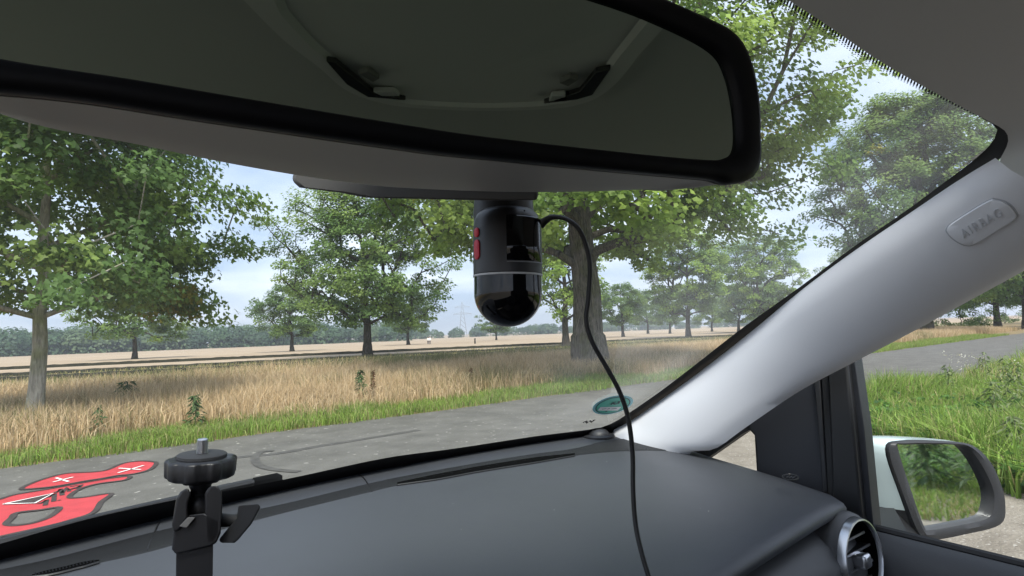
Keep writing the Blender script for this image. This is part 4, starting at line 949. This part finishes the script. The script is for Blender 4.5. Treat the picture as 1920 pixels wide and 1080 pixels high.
cons_patch([(612, 115), (630, 118), (700, 175), (762, 188), (690, 182), (650, 158)], M_lens, 'map_lamp'); cons_patch([(1146, 130), (1118, 136), (1088, 172), (1020, 194), (1085, 186), (1112, 178)], M_lens, 'map_lamp')
for pts in ([(672, 138), (690, 134), (712, 148), (700, 154)], [(1085, 150), (1070, 146), (1050, 156), (1066, 162)]): cons_patch(pts, mat('button_grey', (0.2, 0.2, 0.19), 0.5), 'console_button')
for pts in ([(700, 172), (740, 172), (750, 180), (715, 180)], [(1035, 180), (1060, 178), (1066, 186), (1030, 190)]): cons_patch(pts, mat('white_lens', (0.6, 0.6, 0.58), 0.4), 'lamp_lens')

# rest of the cabin behind the camera (shows in the camera dome and mirrors)
M_seat = mat('seat_fabric', (0.028, 0.028, 0.03), 0.9, spec=0.2, bump=0.3, bscale=400)
def seat(cx):
    b = MB(); b.grid([[A([cx + 0.25 * math.copysign(abs(math.cos(t)) ** 0.4, math.cos(t)) * w, -0.56 + y_ + 0.07 * math.copysign(abs(math.sin(t)) ** 0.6, math.sin(t)), z_]) for t in np.linspace(0, 2 * math.pi, 24, endpoint=False)] for z_, w, y_ in ((0.70, 0.9, 0.10), (0.8, 1.0, 0.07), (1.05, 1.0, 0.03), (1.28, 0.92, -0.03), (1.40, 0.7, -0.06), (1.43, 0.3, -0.065))], closed=True)
    st_ = b.build('seat', M_seat, car)
    MB().grid([[A([cx + 0.13 * math.cos(t) * w, -0.64 + 0.05 * math.sin(t) * w, z_]) for t in np.linspace(0, 2 * math.pi, 20, endpoint=False)] for z_, w in ((1.44, 0.5), (1.46, 0.95), (1.55, 1.0), (1.62, 0.9), (1.65, 0.4))], closed=True).build('headrest', M_seat, st_)
    MB().box((cx, -0.25, 0.72), (0.25, 0.26, 0.08)).build('cushion', M_seat, st_, bevel=0.04)
seat(0.62); seat(-0.22)
MB().box((0.2, -0.55, 0.50), (0.78, 1.3, 0.03)).build('cabin_floor', M_seat, car)
MB().box((0.2, -1.45, 0.95), (0.72, 0.10, 0.42)).build('rear_bench', M_seat, car, bevel=0.05)
MB().box((0.2, -1.62, 1.18), (0.80, 0.03, 0.66)).build('tail_blocker', M_seat, car, bevel=0.01)  # unseen windowless back wall, added to keep bright rear sky out of the dome
MB().box((-0.66, -0.45, 0.92), (0.05, 1.1, 0.36)).build('door', M_dash2, car, bevel=0.03)

# emissions sticker on the glass
sc_ = A([1148, 757.0]); ea, eb = A([38, -9.5]), A([4.5, 15.5])
def ell(s_, off): return [on_glass(*(sc_ + ea * s_ * math.cos(t) + eb * s_ * math.sin(t)), off) for t in np.linspace(0, 2 * math.pi, 48, endpoint=False)]
stk = MB().poly(ell(1.0, 0.0024)).build('emissions_sticker', mat('sticker_rim', (0.30, 0.62, 0.68), 0.5), screen, smooth=False, label='round green emissions sticker with pale blue rim')
MB().poly(ell(0.84, 0.0029)).build('sticker_face', mat('sticker_green', (0.10, 0.50, 0.40), 0.5), stk, smooth=False)
M_ink = mat('sticker_ink', (0.02, 0.05, 0.07), 0.5)
r1 = MB(); e1, e2 = ell(0.86, 0.0032), ell(0.81, 0.0032); r1.grid([e1 + [e1[0]], e2 + [e2[0]]]); r1.build('sticker_ring', M_ink, stk, smooth=False)
SP = lambda a, b, o_=0.0034: on_glass(960 + a / 5.333, 680 + b / 5.333, o_)
MB().poly([SP(850, 462), (SP(878, 428)), SP(1088, 424), SP(1050, 462)]).build('sticker_field', mat('sticker_white', (0.78, 0.78, 0.82), 0.5), stk, smooth=False)
k = MB()
for pts, w in (([(980, 402), (1000, 385), (1020, 395), (1058, 388), (1064, 365)], 0.004), ([(985, 392), (1010, 378), (1030, 372)], 0.003), ([(890, 445), (935, 440)], 0.0016), ([(945, 444), (972, 438)], 0.002), ([(985, 443), (1040, 437)], 0.0016), ([(925, 470), (945, 465)], 0.003)):
    ribbon(k, [SP(*q, 0.0040) for q in pts], w, up=hit(GB, 1148, 757)[1])
k.build('sticker_print', M_ink, stk, smooth=False)
k = MB(); ribbon(k, [SP(*q, 0.003) for q in ((705, 585), (735, 570), (745, 588), (775, 566), (790, 580), (820, 555))], 0.006, up=hit(GB, 1105, 787)[1]); k.build('glass_stamp', mat('stamp_grey', (0.12, 0.115, 0.11), 0.7), screen, smooth=False)

# wiper arm and cowl outside
cow = MB(); cw = resample(crom([on_glass(q[0], q[1] + 14, -0.006) for q in ((-60, 1052), (0, 1036), (160, 990), (330, 946), (450, 924), (560, 902), (721, 868), (847, 848), (1000, 826))], 5), 60)
cow.grid([cw, [p + A([0, 0.05, -0.03]) for p in cw], [p + A([0, 0.11, -0.08]) for p in cw]]); cow.build('cowl', M_black, car)
wp = MB(); wp.tube([on_glass(-40, 1050, -0.012), on_glass(160, 996, -0.012), on_glass(330, 957, -0.013), on_glass(430, 933, -0.014), on_glass(480, 922, -0.014)], [0.0045, 0.0045, 0.005, 0.005, 0.005], n=8); wiper = wp.build('wiper', M_black, car)
hd = [on_glass(q[0], q[1] + 24, -0.016) for q in ((474, 908), (478, 893), (528, 882), (537, 886), (538, 899), (520, 906))]
MB().prism(hd, (0.0, 0.02, -0.012)).build('wiper_cover', M_darkgrey, wiper, bevel=0.004)

# ================================================================== DASH CAMERA
dc = on_d(952, 500, 0.36); R0 = 0.0203
axd = A([0.0, 0.0, 1.0]) * 0.995 + CR * 0.02; axd /= np.linalg.norm(axd)
vdir = A([-dc[0], -dc[1], 0]); vdir /= np.linalg.norm(vdir); rdir = np.cross(axd, vdir) * -1
if np.dot(rdir, CR) < 0: rdir = -rdir
camt = empty('dash_camera', tuple(dc), 'black capsule dash camera with red side buttons hanging from the windscreen', 'dash cam')
M_cam = mat('camera_black', (0.022, 0.022, 0.024), 0.42); M_piano = mat('piano_black', (0.003, 0.003, 0.0035), 0.06, spec=0.4); M_btn = mat('red_button', (0.62, 0.02, 0.05), 0.45)
prof = [(0.0001, 0.0345), (0.009, 0.0345), (0.0145, 0.0335), (0.0178, 0.031), (0.0196, 0.027), (R0, 0.021), (R0, -0.0045), (R0 - 0.0005, -0.005)]
MB().lathe(dc, prof, n=64, ax=axd, ref=vdir).build('body', M_cam, camt)
MB().lathe(dc, [(R0 - 0.0005, -0.005), (R0 + 0.0002, -0.0050), (R0 + 0.0002, -0.0060), (R0 - 0.0005, -0.0062)], n=64, ax=axd, ref=vdir).build('trim_ring', mat('ring_grey', (0.55, 0.55, 0.56), 0.4), camt)
dome = [(R0 - 0.0003, -0.0052), (R0 - 0.0003, -0.007), (R0 - 0.0003, -0.0095), (R0 - 0.0003, -0.0125), (R0 - 0.0003, -0.0155)] + [((R0 - 0.0003) * math.cos(a), -0.016 - 0.0195 * math.sin(a)) for a in np.linspace(0.08, math.pi / 2 - 0.004, 14)]
MB().lathe(dc, dome, n=64, ax=axd, ref=vdir).build('lens_dome', M_piano, camt)
def cyl(th, h, off=0.0): return dc + axd * h + (R0 + off) * (math.cos(th) * vdir + math.sin(th) * rdir)
scr = MB(); ths = np.linspace(-0.02, 1.25, 20)
scr.grid([[cyl(t, h, 0.0003 if 0 < i < 5 else -0.0003) for t in ths] for i, h in enumerate((0.0272, 0.0265, 0.020, 0.010, 0.002, 0.0012))]); screenp = scr.build('screen', M_piano, camt)
scr = MB().tube([cyl(t, 0.0008, 0.0002) for t in ths], 0.0003, n=5); scr.build('screen_edge', mat('edge_grey', (0.2, 0.2, 0.21), 0.4), camt)
def pill(h0, h1, th0, w, name):
    m_ = MB(); rws = []
    for s_, o_ in ((1.0, -0.0004), (0.95, 0.0007), (0.7, 0.0011), (0.02, 0.0012)):
        row = []
        for t in np.linspace(0, 2 * math.pi, 28, endpoint=False):
            cy = (h0 + h1) / 2 + math.sin(t) * w * s_ + (math.copysign((h1 - h0) / 2 - w, math.sin(t)) * s_ if (h1 - h0) / 2 > w else 0); row.append(cyl(th0 + math.cos(t) * w * s_ / R0, cy, o_))
        rws.append(row)
    m_.grid(rws, closed=True).build(name, M_btn, camt)
pill(0.0160, 0.0218, -1.02, 0.0026, 'red_button'); pill(0.0030, 0.0150, -1.02, 0.0029, 'red_button')
MB().lathe(cyl(0.55, 0.0300, -0.0012), [(0.0001, 0.0004), (0.0004, 0.0004), (0.0005, 0)], n=10, ax=vdir).build('microphone_hole', M_slot, camt)
MB().lathe(dc - rdir * 0.009 - vdir * 0.012 + axd * -0.0165, [(0.0001, 0.0035), (0.008, 0.003), (0.0105, 0.0), (0.0105, -0.008)], n=32, ax=-rdir - vdir * 0.6, ref=axd).build('lens_hood', M_piano, camt)
mt = MB(); mt.lathe(dc - vdir * 0.008 - rdir * 0.002, [(0.018, 0.026), (0.0185, 0.032), (0.0175, 0.046), (0.017, 0.062)], n=40, ax=axd, ref=vdir); mt.build('mount_base', M_black, camt)
MB().lathe(dc - rdir * 0.0055 - vdir * 0.006 + axd * 0.030, [(0.0001, 0.006), (0.011, 0.005), (0.0145, 0.001), (0.015, -0.006), (0.0001, -0.008)], n=36, ax=-rdir * 0.8 + vdir * 0.35, ref=axd).build('mount_joint', M_piano, camt)
# its cable
cpts = [(1010, 424, .362), (1022, 414, .36), (1036, 407, .357), (1060, 410, .353), (1083, 427, .350), (1098, 458, .350), (1106, 500, .350), (1103, 560, .350), (1099, 600, .350), (1110, 640, .35), (1138, 690, .35), (1162, 735, .35), (1178, 785, .35), (1186, 850, .35), (1187, 920, .348), (1192, 985, .345), (1204, 1040, .34), (1222, 1100, .335), (1250, 1200, .33), (1270, 1300, .33)]
cw = crom([on_d(a, b, d_) for a, b, d_ in cpts], 6)
cable = MB().tube(cw, 0.00138, n=10).build('cable', mat('cable_black', (0.012, 0.012, 0.013), 0.5), None)
tag(cable, 'black power cable curving down from the dash camera across the view', 'cable')
MB().tube(cw[2:14], [0.0028, 0.0028, 0.0026, 0.0024, 0.0022, 0.0021, 0.002, 0.0019, 0.0018, 0.0017, 0.00165, 0.0016], n=12).build('plug_sleeve', M_black, cable)

# ================================================================== BALL HEAD MOUNT
bh_d = 0.345
def bp_(x, y): return on_d(x, y, bh_d)
wax = A([0, 0, 1.0]) * 0.995 + CR * 0.05 - CF * 0.0; wax /= np.linalg.norm(wax)
wp0 = bp_(378, 866); u1 = bh_d / F
bm_ = empty('ball_head_mount', tuple(bp_(366, 1150)), 'black ball head mount with steel screw standing on the dashboard', 'camera mount')
M_bh = mat('mount_black', (0.013, 0.013, 0.015), 0.42); M_bh2 = mat('mount_pad', (0.03, 0.031, 0.034), 0.7); M_st = mat('screw_steel', (0.65, 0.65, 0.66), 0.28, 1.0)
wob = lambda th: 1 + 0.04 * math.tanh(3.0 * math.cos(9 * th))
MB().lathe(wp0, [(30 * u1, -37 * u1), (34 * u1, -33 * u1), (50 * u1, -29 * u1), (57 * u1, -25 * u1), (58.5 * u1, -22 * u1), (59.5 * u1, 3 * u1), (58 * u1, 6 * u1), (54 * u1, 8 * u1), (40 * u1, 8.5 * u1)], n=108, ax=wax, wob=wob).build('locking_wheel', M_bh, bm_, angle=50)
MB().lathe(wp0, [(43 * u1, 9 * u1), (43 * u1, 14 * u1), (40 * u1, 16 * u1), (0.001 * u1, 16 * u1)], n=48, ax=wax).build('top_pad', M_bh2, bm_)
thr = []
for i in range(16):
    h_ = (14 + i * 1.75) * u1; thr += [(8.6 * u1, h_), (10.2 * u1, h_ + 0.9 * u1)]
thr += [(7.8 * u1, 43 * u1), (0.01 * u1, 43.4 * u1)]
MB().lathe(wp0, thr, n=24, ax=wax).build('screw_thread', M_st, bm_, angle=15)
MB().lathe(wp0, [(20 * u1, -30 * u1), (19 * u1, -44 * u1), (16 * u1, -50 * u1), (17 * u1, -64 * u1)], n=32, ax=wax).build('neck', M_bh, bm_)
bc0 = bp_(376, 944); MB().lathe(bc0, [(30 * u1 * math.cos(a), 30 * u1 * math.sin(a)) for a in np.linspace(-1.5, 1.5, 17)], n=32, ax=wax).build('ball', M_bh, bm_)
# clamp body with two cheeks
def slab(pts, d0, d1, nm, m_=M_bh, bev=0.0012):
    MB().prism([on_d(a, b, d0) for a, b in pts], ray(366, 980) * (d1 - d0)).build(nm, m_, bm_, bevel=bev)
slab([(330, 935), (338, 922), (352, 914), (358, 925), (352, 945), (352, 972), (338, 992), (326, 1000), (322, 985)], 0.328, 0.360, 'clamp_cheek')
slab([(384, 925), (392, 912), (408, 910), (416, 922), (417, 950), (414, 1000), (405, 1020), (384, 1024)], 0.330, 0.360, 'clamp_cheek')
slab([(326, 984), (352, 966), (384, 962), (414, 975), (413, 1000), (404, 1016), (398, 1024), (330, 1040), (322, 1030)], 0.330, 0.358, 'clamp_body')
slab([(330, 1020), (400, 1012), (396, 1300), (328, 1300)], 0.333, 0.357, 'stand_arm')
slab([(336, 987), (352, 970), (366, 970), (350, 990)], 0.3275, 0.3305, 'clamp_gap', mat('clamp_edge', (0.16, 0.155, 0.15), 0.45), 0.0004)
# wing knob
k1, k2 = bp_(400, 975), bp_(452, 976)
MB().tube([k1, k1 * 0.4 + k2 * 0.6, k2], [0.0042, 0.0034, 0.0032], n=18).build('knob_shaft', M_bh2, bm_)
wk = [(447, 948), (486, 945), (488, 952), (472, 982), (447, 1012), (440, 1018), (414, 1018), (410, 1012), (428, 990), (444, 972)]
MB().prism([on_d(a, b, 0.338) for a, b in wk], ray(450, 980) * 0.009).build('wing_knob', M_bh2, bm_, bevel=0.0015)
foot = bp_(362, 1300); MB().lathe(A([foot[0], foot[1], 1.372]), [(0.0001, 0.014), (0.02, 0.013), (0.032, 0.006), (0.034, 0.0)], n=36).build('mount_foot', M_bh, bm_)
